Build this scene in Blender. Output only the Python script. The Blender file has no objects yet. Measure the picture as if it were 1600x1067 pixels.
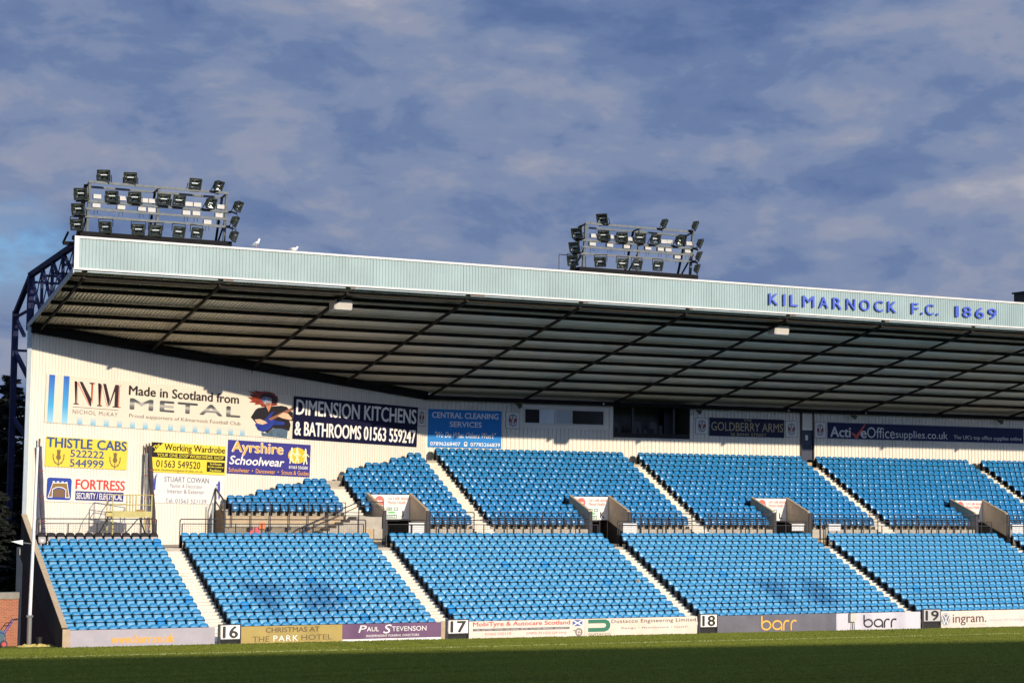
import bpy, math, random
import numpy as np
from mathutils import Vector, Matrix
random.seed(7)
scene = bpy.context.scene
COL = scene.collection
R = math.radians

# ------------------------------------------------------------------ camera
cam_d = bpy.data.cameras.new('camera'); cam = bpy.data.objects.new('camera', cam_d); COL.objects.link(cam)
YAW, PITCH, ROLL = .461, .0776, .0122
fw = Vector((math.sin(YAW)*math.cos(PITCH), math.cos(YAW)*math.cos(PITCH), math.sin(PITCH)))
rt = Vector((math.cos(YAW), -math.sin(YAW), 0)); up = rt.cross(fw)
r_ = rt*math.cos(ROLL)+up*math.sin(ROLL); u_ = up*math.cos(ROLL)-rt*math.sin(ROLL)
M = Matrix((r_, u_, -fw)).transposed().to_4x4(); M.translation = Vector((-40.305, -96.051, 7.433))
cam.matrix_world = M
cam_d.sensor_width = 36; cam_d.lens = 66.35; cam_d.clip_start = .5; cam_d.clip_end = 4000
scene.camera = cam

# ------------------------------------------------------------------ light
LDIR = Vector((-.246, 1, -.331)).normalized()           # direction the sunlight travels
sun_el = math.asin(-LDIR.z); sun_az = math.atan2(-LDIR.x, -LDIR.y)
sd = bpy.data.lights.new('sun', 'SUN'); sd.energy = 4.5; sd.angle = R(.5); sd.color = (1, .88, .70)
so = bpy.data.objects.new('sun', sd); COL.objects.link(so)
so.rotation_euler = LDIR.to_track_quat('-Z', 'Y').to_euler(); so.location = (30, -150, 80)

w = bpy.data.worlds.new('World'); scene.world = w; w.use_nodes = True
nt = w.node_tree; nt.nodes.clear(); N = nt.nodes.new; LK = nt.links.new
out = N('ShaderNodeOutputWorld')
sky = N('ShaderNodeTexSky'); sky.sky_type = 'NISHITA'; sky.sun_disc = False
sky.sun_elevation = sun_el; sky.sun_rotation = sun_az; sky.air_density = 1.0; sky.dust_density = .6
bg1 = N('ShaderNodeBackground'); bg1.inputs['Strength'].default_value = .11
tint = N('ShaderNodeMix'); tint.data_type = 'RGBA'; tint.blend_type = 'MULTIPLY'; tint.inputs[0].default_value = 1; LK(sky.outputs[0], tint.inputs[6]); tint.inputs[7].default_value = (.42, .66, 1.0, 1)
LK(tint.outputs[2], bg1.inputs['Color'])
tc = N('ShaderNodeTexCoord'); sep = N('ShaderNodeSeparateXYZ'); LK(tc.outputs['Generated'], sep.inputs[0])
def math_node(op, a, b=None):
    n = N('ShaderNodeMath'); n.operation = op
    for i, q in enumerate((a, b)):
        if q is None: continue
        if isinstance(q, (int, float)): n.inputs[i].default_value = q
        else: LK(q, n.inputs[i])
    return n.outputs[0]
zz = math_node('ADD', math_node('MAXIMUM', sep.outputs[2], 0.0), .17)
comb = N('ShaderNodeCombineXYZ')
LK(sep.outputs[0], comb.inputs[0]); LK(sep.outputs[1], comb.inputs[1]); LK(math_node('MULTIPLY', sep.outputs[2], 2.3), comb.inputs[2])
def noise(scale, detail, rough, dist, off):
    m = N('ShaderNodeMapping'); m.inputs['Location'].default_value = off; m.inputs['Rotation'].default_value = (0, .22, 0)
    m.inputs['Scale'].default_value = (1.0, 1.0, 1.0)
    LK(comb.outputs[0], m.inputs[0])
    n = N('ShaderNodeTexNoise'); n.inputs['Scale'].default_value = scale; n.inputs['Detail'].default_value = detail
    n.inputs['Roughness'].default_value = rough; n.inputs['Distortion'].default_value = dist
    LK(m.outputs[0], n.inputs['Vector']); return n.outputs['Fac']
def ramp(fac, stops, interp='EASE'):
    r = N('ShaderNodeValToRGB'); r.color_ramp.interpolation = interp
    el = r.color_ramp.elements
    while len(el) < len(stops): el.new(.5)
    for e, (p, c) in zip(el, stops): e.position = p; e.color = (*c, 1)
    LK(fac, r.inputs[0]); return r.outputs[0]
n1 = noise(13.0, 6, .55, .25, (5.7, 1.1, 0)); n2 = noise(4.0, 3, .5, .1, (7.2, .4, 0)); n3 = noise(34.0, 4, .55, .2, (1.0, 5.0, 0))
mixn = math_node('ADD', math_node('ADD', math_node('MULTIPLY', n1, .50), math_node('MULTIPLY', n2, .36)), math_node('MULTIPLY', n3, .12))
ccol = ramp(mixn, [(.39, (.100, .160, .330)), (.46, (.140, .204, .372)), (.515, (.198, .256, .408)), (.57, (.265, .302, .42)), (.66, (.40, .405, .47))])
bg2 = N('ShaderNodeBackground'); LK(ccol, bg2.inputs['Color']); 
# the clouds towards the low sun are brighter than those facing it
dotn = N('ShaderNodeVectorMath'); dotn.operation = 'DOT_PRODUCT'; LK(tc.outputs['Generated'], dotn.inputs[0]); dotn.inputs[1].default_value = tuple(-LDIR)
glow = math_node('ADD', math_node('ADD', math_node('MULTIPLY', math_node('POWER', math_node('MAXIMUM', dotn.outputs['Value'], 0.0), 2.0), 2.5), 1.0), math_node('MULTIPLY', math_node('POWER', math_node('MAXIMUM', dotn.outputs['Value'], 0.0), 14.0), 6.0))
LK(glow, bg2.inputs['Strength'])
cover = ramp(math_node('ADD', math_node('MULTIPLY', n1, .6), math_node('MULTIPLY', n2, .4)), [(.27, (.35, .35, .35)), (.36, (1, 1, 1))])
# one clear gap in the cloud, low on the left
gd = N('ShaderNodeVectorMath'); gd.operation = 'DOT_PRODUCT'; LK(tc.outputs['Generated'], gd.inputs[0]); gd.inputs[1].default_value = (0.20001, 0.97266, 0.11802)
gap_ = N('ShaderNodeMapRange'); gap_.interpolation_type = 'SMOOTHSTEP'; gap_.inputs[1].default_value = math.cos(R(1.9)); gap_.inputs[2].default_value = math.cos(R(.3)); LK(gd.outputs['Value'], gap_.inputs[0])
gapn = N('ShaderNodeMapRange'); gapn.interpolation_type = 'SMOOTHSTEP'; gapn.inputs[1].default_value = .36; gapn.inputs[2].default_value = .56; LK(math_node('ADD', math_node('MULTIPLY', n1, .5), math_node('MULTIPLY', n3, .5)), gapn.inputs[0])
hole = math_node('SUBTRACT', 1.0, math_node('MULTIPLY', gap_.outputs[0], math_node('SUBTRACT', 1.0, math_node('MULTIPLY', gapn.outputs[0], .75))))
cover = math_node('MULTIPLY', cover, hole)
mx = N('ShaderNodeMixShader'); LK(cover, mx.inputs[0]); LK(bg1.outputs[0], mx.inputs[1]); LK(bg2.outputs[0], mx.inputs[2])
LK(mx.outputs[0], out.inputs['Surface'])
scene.view_settings.view_transform = 'Standard'; scene.view_settings.look = 'None'
scene.view_settings.exposure = .05; scene.view_settings.gamma = 1
scene.render.engine = 'CYCLES'
scene.cycles.max_bounces = 8; scene.cycles.diffuse_bounces = 6; scene.cycles.caustics_reflective = False; scene.cycles.caustics_refractive = False

# ------------------------------------------------------------------ materials
def srgb(r, g, b):
    f = lambda c: (c/255/12.92) if c/255 <= .04045 else ((c/255+.055)/1.055)**2.4
    return (f(r), f(g), f(b))
def mat(name, col, rough=.6, metal=0, var=0.0, vscale=3.0, stretch=(1, 1, 1), bump=0.0, bscale=30, col2=None, spec=.5, coat=0):
    m = bpy.data.materials.new(name); m.use_nodes = True
    nt = m.node_tree; b = nt.nodes['Principled BSDF']
    b.inputs['Base Color'].default_value = (*col, 1); b.inputs['Roughness'].default_value = rough
    b.inputs['Metallic'].default_value = metal; b.inputs['Specular IOR Level'].default_value = spec
    if coat: b.inputs['Coat Weight'].default_value = coat; b.inputs['Coat Roughness'].default_value = .15
    if var or bump:
        tc = nt.nodes.new('ShaderNodeTexCoord'); mp = nt.nodes.new('ShaderNodeMapping'); mp.inputs['Scale'].default_value = stretch
        nt.links.new(tc.outputs['Object'], mp.inputs[0])
    if var:
        n = nt.nodes.new('ShaderNodeTexNoise'); n.inputs['Scale'].default_value = vscale; n.inputs['Detail'].default_value = 6; n.inputs['Roughness'].default_value = .62
        nt.links.new(mp.outputs[0], n.inputs['Vector'])
        r = nt.nodes.new('ShaderNodeValToRGB'); r.color_ramp.elements[0].position = .32; r.color_ramp.elements[1].position = .68
        c2 = col2 or tuple(c*(1-var) for c in col)
        r.color_ramp.elements[0].color = (*c2, 1); r.color_ramp.elements[1].color = (*col, 1)
        nt.links.new(n.outputs['Fac'], r.inputs[0]); nt.links.new(r.outputs[0], b.inputs['Base Color'])
    if bump:
        n2 = nt.nodes.new('ShaderNodeTexNoise'); n2.inputs['Scale'].default_value = bscale; n2.inputs['Detail'].default_value = 5
        nt.links.new(mp.outputs[0], n2.inputs['Vector'])
        bp = nt.nodes.new('ShaderNodeBump'); bp.inputs['Strength'].default_value = bump; bp.inputs['Distance'].default_value = .05
        nt.links.new(n2.outputs['Fac'], bp.inputs['Height']); nt.links.new(bp.outputs[0], b.inputs['Normal'])
    return m
def grad_mat(name, stops, axis=1, lo=0, hi=1, rough=.45):
    """a printed gradient along one object axis, as on the real banner"""
    m = bpy.data.materials.new(name); m.use_nodes = True; nt = m.node_tree; b = nt.nodes['Principled BSDF']
    tc = nt.nodes.new('ShaderNodeTexCoord'); sp = nt.nodes.new('ShaderNodeSeparateXYZ'); nt.links.new(tc.outputs['Object'], sp.inputs[0])
    mr = nt.nodes.new('ShaderNodeMapRange'); mr.inputs[1].default_value = lo; mr.inputs[2].default_value = hi
    nt.links.new(sp.outputs[axis], mr.inputs[0]); r = nt.nodes.new('ShaderNodeValToRGB'); el = r.color_ramp.elements
    while len(el) < len(stops): el.new(.5)
    for e, (p, c) in zip(el, stops): e.position = p; e.color = (*c, 1)
    nt.links.new(mr.outputs[0], r.inputs[0]); nt.links.new(r.outputs[0], b.inputs['Base Color']); b.inputs['Roughness'].default_value = rough
    return m

CREAM = (.79, .725, .61)
m_clad = mat('cream cladding', CREAM, .55, var=.10, vscale=1.1, stretch=(1, 1, .18))
m_trimw = mat('white trim', (.66, .63, .56), .5, var=.12, vscale=2)
m_fascia = mat('aqua cladding', (.315, .41, .385), .55, var=.2, vscale=1.2, stretch=(.5, 1, .3))
m_roof = mat('roof lining', (.90, .82, .67), .34, var=.16, vscale=.5, stretch=(.35, 1, 1), spec=1.0)
m_steel = mat('dark steel', (.012, .011, .011), .8, var=.3, vscale=4, spec=.15)
m_purlin = mat('purlin steel', (.028, .023, .017), .8, var=.35, vscale=3, spec=.15)
m_navy = mat('navy steel', (.018, .021, .065), .75, var=.3, vscale=3, spec=.2)
m_galv = mat('galvanised steel', (.135, .15, .145), .6, metal=.1, var=.45, vscale=5)
m_flash = mat('grey flashing', (.34, .40, .43), .5, var=.15)
m_conc = mat('concrete', (.48, .42, .33), .85, var=.25, vscale=1.8, bump=.15, bscale=14)
m_concd = mat('dark end concrete', (.075, .06, .05), .95, var=.4, vscale=1.5, stretch=(1, 1, .4), spec=.2)  # dark tone varying at random
m_cap = mat('concrete coping', (.52, .39, .24), .85, var=.2, vscale=3)
m_step = mat('pale painted steps', (.76, .69, .56), .8, var=.22, vscale=2.6, bump=.1)
m_rail = mat('rail paint', (.052, .049, .055), .6, var=.3, vscale=6, spec=.25)
m_wire = mat('mesh wire', (.04, .038, .036), .7, spec=.2)
m_glass = mat('dark glass', (.012, .013, .015), .08, spec=.6)
m_blind = mat('pale blind', (.66, .72, .74), .25, var=.1)
m_white = mat('white paint', (.80, .78, .73), .5, var=.06)
m_black = mat('black paint', (.012, .012, .013), .5)
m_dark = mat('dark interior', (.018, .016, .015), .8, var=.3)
m_doorn = mat('navy door paint', (.025, .032, .065), .6, var=.15)
m_lampb = mat('floodlight body', (.040, .046, .032), .45, var=.3, vscale=8)
m_refl = mat('lamp reflector', (.55, .58, .55), .18, metal=1.0, var=.6, vscale=9, bump=.5, bscale=7)
m_lglass = mat('lamp bulb glass', (.75, .80, .78), .12)
m_box = mat('beige enamel', (.48, .45, .39), .5, var=.1)
m_brick = bpy.data.materials.new('red brick'); m_brick.use_nodes = True
_n = m_brick.node_tree; _b = _n.nodes['Principled BSDF']; _t = _n.nodes.new('ShaderNodeTexCoord'); _m = _n.nodes.new('ShaderNodeMapping')
_m.inputs['Rotation'].default_value = (R(90), 0, 0); _k = _n.nodes.new('ShaderNodeTexBrick')
_k.inputs['Color1'].default_value = (.42, .125, .05, 1); _k.inputs['Color2'].default_value = (.33, .09, .04, 1); _k.inputs['Mortar'].default_value = (.34, .24, .16, 1)
_k.inputs['Scale'].default_value = 1; _k.inputs['Brick Width'].default_value = .225; _k.inputs['Row Height'].default_value = .075; _k.inputs['Mortar Size'].default_value = .008
_n.links.new(_t.outputs['Object'], _m.inputs[0]); _n.links.new(_m.outputs[0], _k.inputs['Vector']); _n.links.new(_k.outputs[0], _b.inputs['Base Color']); _b.inputs['Roughness'].default_value = .9
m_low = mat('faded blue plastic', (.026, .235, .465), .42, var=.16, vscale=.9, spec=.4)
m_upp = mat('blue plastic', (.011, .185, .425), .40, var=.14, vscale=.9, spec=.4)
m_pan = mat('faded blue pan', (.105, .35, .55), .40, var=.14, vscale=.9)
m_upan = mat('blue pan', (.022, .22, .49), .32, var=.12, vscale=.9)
m_new = mat('fresh blue plastic', (.010, .21, .49), .45, spec=.3)
m_blk = mat('black plastic', (.022, .018, .019), .7, spec=.2)
m_grey = mat('silver grey plastic', (.42, .38, .35), .3, var=.25, vscale=5)
m_brk = mat('black bracket and gap shade', (.006, .006, .006), .9, spec=.08)

# ------------------------------------------------------------------ helpers
class MB:
    def __init__(s): s.v = []; s.f = []
    def add(s, vs, fs):
        o = len(s.v); s.v += [tuple(q) for q in vs]; s.f += [tuple(i+o for i in f) for f in fs]; return s
    def box(s, x0, x1, y0, y1, z0, z1):
        return s.add([(x, y, z) for x in (x0, x1) for y in (y0, y1) for z in (z0, z1)],
                     [(0, 1, 3, 2), (4, 6, 7, 5), (0, 4, 5, 1), (2, 3, 7, 6), (0, 2, 6, 4), (1, 5, 7, 3)])
    def bar(s, p, q, w, h=None, upv=(0, 0, 1)):
        p, q = Vector(p), Vector(q); h = h or w; d = (q-p).normalized(); U = Vector(upv)
        if abs(d.dot(U)) > .98: U = Vector((0, 1, 0))
        a = d.cross(U).normalized()*w/2; b = a.cross(d).normalized()*h/2
        return s.add([p-a-b, p+a-b, p+a+b, p-a+b, q-a-b, q+a-b, q+a+b, q-a+b],
                     [(3, 2, 1, 0), (4, 5, 6, 7), (0, 1, 5, 4), (1, 2, 6, 5), (2, 3, 7, 6), (3, 0, 4, 7)])
    def tube(s, p, q, r, n=6, r2=None):
        p, q = Vector(p), Vector(q); d = (q-p).normalized(); r2 = r if r2 is None else r2
        U = Vector((0, 0, 1)) if abs(d.z) < .9 else Vector((0, 1, 0))
        a = d.cross(U).normalized(); b = a.cross(d)
        vs = [p+(a*math.cos(t)+b*math.sin(t))*r for t in [2*math.pi*i/n for i in range(n)]] + [q+(a*math.cos(t)+b*math.sin(t))*r2 for t in [2*math.pi*i/n for i in range(n)]]
        return s.add(vs, [(i, i+n, (i+1) % n+n, (i+1) % n) for i in range(n)]+[tuple(range(n)), tuple(range(2*n-1, n-1, -1))])
    def path(s, pts, r, n=6):
        for a, b in zip(pts[:-1], pts[1:]): s.tube(a, b, r, n)
        return s
    def prism(s, poly, frame):
        """poly = 2D points; frame(u, v, w) -> 3D with w in (0, 1)"""
        n = len(poly); vs = [frame(u, v, 0) for u, v in poly]+[frame(u, v, 1) for u, v in poly]
        return s.add(vs, [tuple(range(n)), tuple(range(2*n-1, n-1, -1))]+[(i, i+n, (i+1) % n+n, (i+1) % n) for i in range(n)])
    def mesh(s, name, m):
        me = bpy.data.meshes.new(name); me.from_pydata(s.v, [], s.f); me.update()
        if m: me.materials.append(m)
        return me
    def build(s, name, m, parent=None, smooth=False):
        import bmesh
        me = s.mesh(name, m); bm = bmesh.new(); bm.from_mesh(me); bmesh.ops.recalc_face_normals(bm, faces=bm.faces); bm.to_mesh(me); bm.free()
        if smooth: me.polygons.foreach_set('use_smooth', [True]*len(me.polygons))
        o = bpy.data.objects.new(name, me); COL.objects.link(o)
        if parent: o.parent = parent
        return o
def tag(o, label, cat, group=None, kind=None):
    if label: o['label'] = label
    if cat: o['category'] = cat
    if group: o['group'] = group
    if kind: o['kind'] = kind
    return o
def thing(name, label, cat, loc=(0, 0, 0), group=None, rot=(0, 0, 0)):
    o = bpy.data.objects.new(name, None); COL.objects.link(o); o.location = loc; o.rotation_euler = rot; o.empty_display_size = .2
    return tag(o, label, cat, group)
def copy_tree(o):
    c = o.copy(); COL.objects.link(c)
    for ch in KIDS[o.name]:
        k = ch.copy(); COL.objects.link(k); k.parent = c
    return c
KIDS = {}
ORD = ['zeroth', 'first', 'second', 'third', 'fourth', 'fifth', 'sixth', 'seventh', 'eighth', 'ninth', 'tenth', 'eleventh', 'twelfth', 'thirteenth', 'fourteenth', 'fifteenth', 'sixteenth', 'seventeenth', 'eighteenth', 'nineteenth', 'twentieth', 'twenty-first', 'twenty-second', 'twenty-third']

# ------------------------------------------------------------------ geometry constants (metres)
P = .48; GAP = 1.1747; PER = 28*P+GAP                 # seat pitch, aisle width, block period
D, RI, Z0 = .644, .2874, 4.13                         # lower tier: row depth, rise, top tread height
DU, RU, YU, ZU = .673, .339, 12.57, 9.12              # upper tier: row depth, rise, top row y, top tread height
FL = 4.13                                             # walkway level
XE = 66                                               # right end of what is built
A0 = Vector((-19.3, 2.3, 0)); B0 = Vector((7.96, 13.3, 0)); E0 = (B0-A0).normalized(); NRM = Vector((E0.y, -E0.x, 0)); WL = (B0-A0).length
def wall_x(y): return 7.96+(y-13.3)/.4035
def wall_y(x): return 13.3+(x-7.96)*.4035
def roof_z(y): return 17.47-.2021*(y+6.954)
LOW_START = {'16': -22*P-GAP, '17': 0, '18': PER, '19': 2*PER, '20': 3*PER}
LOW_AISLE = [(-22*P-2*GAP, -22*P-GAP), (-GAP, 0), (PER-GAP, PER), (2*PER-GAP, 2*PER), (3*PER-GAP, 3*PER)]
UP_AISLE = [(-.45, .75), (7.08, 8.29), (21.94, 23.04), (36.17, 37.33), (50.86, 52.03)]
VOM = [(1.45, 4.0, 'J'), (14.85, 17.4, 'K'), (28.15, 30.7, 'L'), (44.4, 46.95, 'M')]
YV = 6.45; YP = 3.97

# ------------------------------------------------------------------ ground, pitch
m_grass = bpy.data.materials.new('mown grass'); m_grass.use_nodes = True
_n = m_grass.node_tree; _b = _n.nodes['Principled BSDF']; _t = _n.nodes.new('ShaderNodeTexCoord')
def _tex(scale, sx, sy, detail=8, rough=.7):
    mp = _n.nodes.new('ShaderNodeMapping'); mp.inputs['Scale'].default_value = (sx, sy, 1); _n.links.new(_t.outputs['Object'], mp.inputs[0])
    q = _n.nodes.new('ShaderNodeTexNoise'); q.inputs['Scale'].default_value = scale; q.inputs['Detail'].default_value = detail; q.inputs['Roughness'].default_value = rough
    _n.links.new(mp.outputs[0], q.inputs['Vector']); return q
_a = _tex(1.1, .05, 1); _c = _tex(5, 1, .5)
_ad = _n.nodes.new('ShaderNodeMix'); _ad.inputs[0].default_value = .5; _n.links.new(_a.outputs['Fac'], _ad.inputs[2]); _n.links.new(_c.outputs['Fac'], _ad.inputs[3])
_r = _n.nodes.new('ShaderNodeValToRGB'); _e = _r.color_ramp.elements; _e[0].position = .36; _e[0].color = (.092, .112, .013, 1); _e[1].position = .64; _e[1].color = (.165, .186, .024, 1)
_n.links.new(_ad.outputs[0], _r.inputs[0]); _n.links.new(_r.outputs[0], _b.inputs['Base Color']); _b.inputs['Roughness'].default_value = .8; _b.inputs['Specular IOR Level'].default_value = .2
_bp = _n.nodes.new('ShaderNodeBump'); _bp.inputs['Strength'].default_value = .6; _bp.inputs['Distance'].default_value = .06; _q = _tex(22, 1, 1); _n.links.new(_q.outputs['Fac'], _bp.inputs['Height']); _n.links.new(_bp.outputs[0], _b.inputs['Normal'])
def gz(x): return -.0042*max(-60, min(80, x))+.0
mb = MB(); xs = [-60, -40, -20, 0, 20, 40, 60, 80]; ys = [-92, -70, -50, -30, -20, -11.15, -9.3]
for y in ys:
    for x in xs: mb.v.append((x, y, gz(x)+.004))
nx = len(xs)
mb.f = [(j*nx+i, j*nx+i+1, (j+1)*nx+i+1, (j+1)*nx+i) for j in range(len(ys)-1) for i in range(nx-1)]
# the pitch stops at the boards: drop the strip behind them except left of the stand
mb.f = [f for f in mb.f if not (mb.v[f[0]][1] > -11.5 and mb.v[f[0]][0] > -21)]
pitch = mb.build('pitch', m_grass); tag(pitch, 'mown green football pitch, dark in the shade nearest the camera', 'pitch', kind='structure')
gr = np.random.default_rng(4); rows = np.arange(-38.5, -11.16, .10); V_ = []
for y in rows:
    n = int((min(42, -2+(y+38.5)*1.9+14)+32)/.055); x = -32+np.arange(n)*.055+gr.uniform(-.03, .03, n); yy = y+gr.uniform(-.06, .06, n)
    h = gr.uniform(.03, .085, n); wv = gr.uniform(.025, .05, n); an = gr.uniform(-.7, .7, n); ln = gr.uniform(-.02, .03, n); zb = -.0042*x
    dx, dy = np.cos(an)*wv, np.sin(an)*wv
    q = np.stack([np.stack([x-dx, yy-dy, zb-.005], 1), np.stack([x+dx, yy+dy, zb-.005], 1), np.stack([x+dx*.5, yy+dy*.5+ln, zb+h], 1), np.stack([x-dx*.5, yy-dy*.5+ln, zb+h*.9], 1)], 1)
    V_.append(q.reshape(-1, 3))
V_ = np.concatenate(V_).reshape(-1, 4, 3); ym = V_[:, 0, 1]; sel = (np.abs(ym+15.62) < .09)
def blades(name, Q, m, lab, cat, kind):
    V_ = Q.reshape(-1, 3); nq = len(Q); me = bpy.data.meshes.new(name)
    me.vertices.add(len(V_)); me.vertices.foreach_set('co', V_.ravel().astype(np.float32)); me.loops.add(nq*4); me.loops.foreach_set('vertex_index', np.arange(nq*4, dtype=np.int32))
    me.polygons.add(nq); me.polygons.foreach_set('loop_start', np.arange(0, nq*4, 4, dtype=np.int32)); me.update(calc_edges=True); me.materials.append(m)
    go = bpy.data.objects.new(name, me); COL.objects.link(go); tag(go, lab, cat, kind=kind)
blades('grass', V_[~sel], m_grass, 'short mown grass blades covering the near part of the pitch', 'grass', 'stuff')
blades('touchline', V_[sel], mat('line paint', (.30, .32, .14), .9, spec=.1), 'faint white touchline painted on the grass', 'line', 'structure')
m_earth = mat('rough ground', (.07, .065, .035), .95, var=.4, vscale=.6)
g = MB().add([(-2500, -2500, -.62), (2500, -2500, -.62), (2500, 2500, -.62), (-2500, 2500, -.62)], [(0, 1, 2, 3)]).build('ground', m_earth)
tag(g, 'ground around the stadium', 'ground', kind='structure')

# ------------------------------------------------------------------ the grandstand (one thing, many parts)
ST = thing('grandstand', 'long covered football stand with aqua roof fascia and two tiers of blue seats', 'grandstand')
mb = MB()
for k in range(15):
    yb = -k*D+.094; mb.box(-20.1, XE, yb-D, yb, -.6, Z0-k*RI)
mb.box(-20.1, XE, -11.0, -14*D+.094-D, -.6, Z0-14*RI-.02)
mb.build('lower_terrace', m_conc, ST)
mb = MB(); mb.prism([(-19.7, .094), (XE, .094), (XE, 13.2), (7.75, 13.2), (-19.35, 2.28), (-19.7, 2.1)], lambda u, v, w: (u, v, 3.2+.93*w)); mb.build('walkway', m_conc, ST)
def in_vom(x0, x1, y): return any(x1 > a-.16 and x0 < b+.16 for a, b, _ in VOM) and y < YV+.15
mb = MB(); ntr = 13
for n in range(ntr):
    y1 = YU-n*DU+.10 if n else 13.25; y0 = YU-n*DU+.10-DU; z = ZU-n*RU
    xs0 = max(wall_x(y1)-.3, .75 if n > 10 else -7.6)
    if n >= 9:
        cuts = [xs0]
        for a, b, _ in VOM: cuts += [a-.15, b+.15]
        cuts.append(XE)
        segs = list(zip(cuts[0::2], cuts[1::2]))
    else: segs = [(xs0, XE)]
    for a, b in segs:
        if b > a: mb.box(a, b, y0, y1, z-.62, z)
mb.build('upper_terrace', m_conc, ST)
# parapet below the front row of the upper tier
mb = MB(); cuts = [.1]
for a, b, _ in VOM: cuts += [a-.15, b+.15]
cuts.append(XE)
for a, b in zip(cuts[0::2], cuts[1::2]): mb.box(a, b, YP+.012, YP+.14, FL+.002, ZU-12*RU-.003)
mb.build('parapet', m_cap, ST)
# store wall and slab under the small left block
mb = MB(); mb.box(-7.6, -.46, 5.40, 5.52, FL+.002, 5.32); mb.build('store_wall', mat('store blockwork', (.30, .25, .18), .85, var=.25), ST)
mb = MB(); mb.box(-7.6, -.43, 5.262, 5.398, 5.30, 5.735); mb.build('slab_edge', m_cap, ST)
for x in (-5.09, -2.9): MB().box(x-.13, x+.13, 5.28, 5.395, FL+.002, 5.70).build('column', mat('slate column', (.075, .075, .10), .6), ST)
for x in (-6.05, -5.72): MB().box(x-.13, x+.13, 5.33, 5.395, FL+.002, 5.22).build('red_door', mat('red door paint', (.62, .07, .10), .5), ST)
MB().box(-4.6, -3.2, 5.30, 5.396, 4.55, 4.72).build('ledge', m_trimw, ST)
tag(MB().box(-5.65, -5.28, 5.235, 5.255, 5.0, 5.36).build('notice_board', mat('orange notice', (.75, .16, .03), .5)), 'small orange notice under the small left seat block', 'notice')
# side stair from the walkway up to the small left block
mb = MB(); ns = 9
for i in range(ns):
    x1 = -.3-i*.40; mb.box(x1-.40, x1, 4.0, 5.25, FL+.002, 5.72-(i+1)*.16)
mb.box(-.3, 1.28, 4.0, 5.93, FL+.002, 5.72); mb.build('side_stair', m_conc, ST)
# aisles
def stairway(x0, x1, rows, y_of, z_of, d, r):
    mb = MB()
    for k in rows:
        yb = y_of(k); z = z_of(k)
        mb.box(x0+.01, x1-.01, yb-d-.012, yb-d/2-.012, z-.3, z+.012)
        mb.box(x0+.01, x1-.01, yb-d/2-.012, yb-.012, z-.3, z+r/2+.012)
    mb.build('stairway', m_step, ST)
for a, b in LOW_AISLE: stairway(a, b, range(14, -1, -1), lambda k: -k*D+.094, lambda k: Z0-k*RI-(.144 if k == 0 else 0), D, RI)
for i, (a, b) in enumerate(UP_AISLE):
    stairway(a, b, range(12 if i else 10, 0 if i > 1 else (5 if i == 0 else 0), -1), lambda k: YU-k*DU+.10, lambda k: ZU-k*RU, DU, RU)
# lower steps that drop from the upper aisles to the walkway
for i, (a, b) in enumerate(UP_AISLE[1:]):
    mb = MB()
    for j in range(5): mb.box(a+.02, b-.02, YP-.28*(5-j)+.0, YP-.28*(4-j), FL+.002, FL+.155*(j+1))
    mb.build('stairway', m_step, ST)

# cladding walls, ribs modelled
def clad(p0, ax, nrm, length, z0, z1, pitch, depth, name, m, groove=.28, parent=ST, ztop=None):
    mb = MB(); n = max(1, round(length/pitch)); pt = length/n
    prof = []
    for i in range(n):
        u = i*pt
        prof += [(u, 0), (u+pt*(1-groove), 0), (u+pt*(1-groove*.8), -depth), (u+pt*(1-groove*.2), -depth)]
    prof.append((length, 0))
    vs = []
    for u, wv in prof:
        q = p0+ax*u+nrm*wv
        vs.append((q.x, q.y, z0)); vs.append((q.x, q.y, z1 if ztop is None else ztop(u)))
    mb.add(vs, [(2*i, 2*i+2, 2*i+3, 2*i+1) for i in range(len(prof)-1)])
    return mb.build(name, m, parent)
clad(A0, E0, NRM, WL, FL, 13, .20, .035, 'gable_cladding', m_clad, ztop=lambda u: roof_z((A0+E0*u).y)+.05)
XA = Vector((1, 0, 0)); NY = Vector((0, -1, 0))
YW = 13.3
for x0, x1, z0, z1 in [(7.96, 21.60, 8.8, 13.3), (21.60, 27.57, 8.8, 10.83), (27.57, 36.62, 8.8, 13.3), (37.74, XE, 8.8, 13.3)]:
    clad(Vector((x0, YW, 0)), XA, NY, x1-x0, z0, z1, .30, .045, 'rear_cladding', m_clad, groove=.22)
# end flashing of the gable wall, its outer return
mb = MB(); q = A0+NRM*.03
mb.bar((q.x-.05, q.y, FL), (q.x-.05, q.y, roof_z(q.y)-.15), .22, .10); mb.build('corner_flashing', m_flash, ST)
# press gallery recess
PB = MB(); PB.box(21.60, 27.57, 15.6, 15.7, 10.4, 13.2); PB.box(21.5, 21.6, 13.36, 15.7, 10.4, 13.2); PB.box(27.57, 27.67, 13.36, 15.7, 10.4, 13.2); PB.box(21.6, 27.57, 13.36, 15.6, 10.4, 10.5); PB.box(21.6, 27.57, 13.36, 15.6, 13.1, 13.2)
press = PB.build('press_gallery', mat('grey lining', (.10, .095, .085), .8, var=.3, vscale=2, stretch=(4, 1, .3)), ST)
MB().box(21.64, 27.52, 13.32, 13.75, 11.16, 11.22).build('desk', m_dark, press)
MB().box(21.62, 27.55, 13.25, 13.31, 10.83, 10.9).build('sill', m_trimw, press)
MB().box(21.64, 27.53, 13.33, 13.37, 10.90, 11.15).build('desk_front', m_dark, press)
for x in (22.0, 22.5, 23.7, 24.1, 24.5, 25.3, 25.7): MB().box(x, x+.30, 14.3, 14.36, 11.15, 11.80).box(x+.02, x+.28, 13.95, 14.299, 11.15, 11.21).build('chair', m_black, press)
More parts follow.
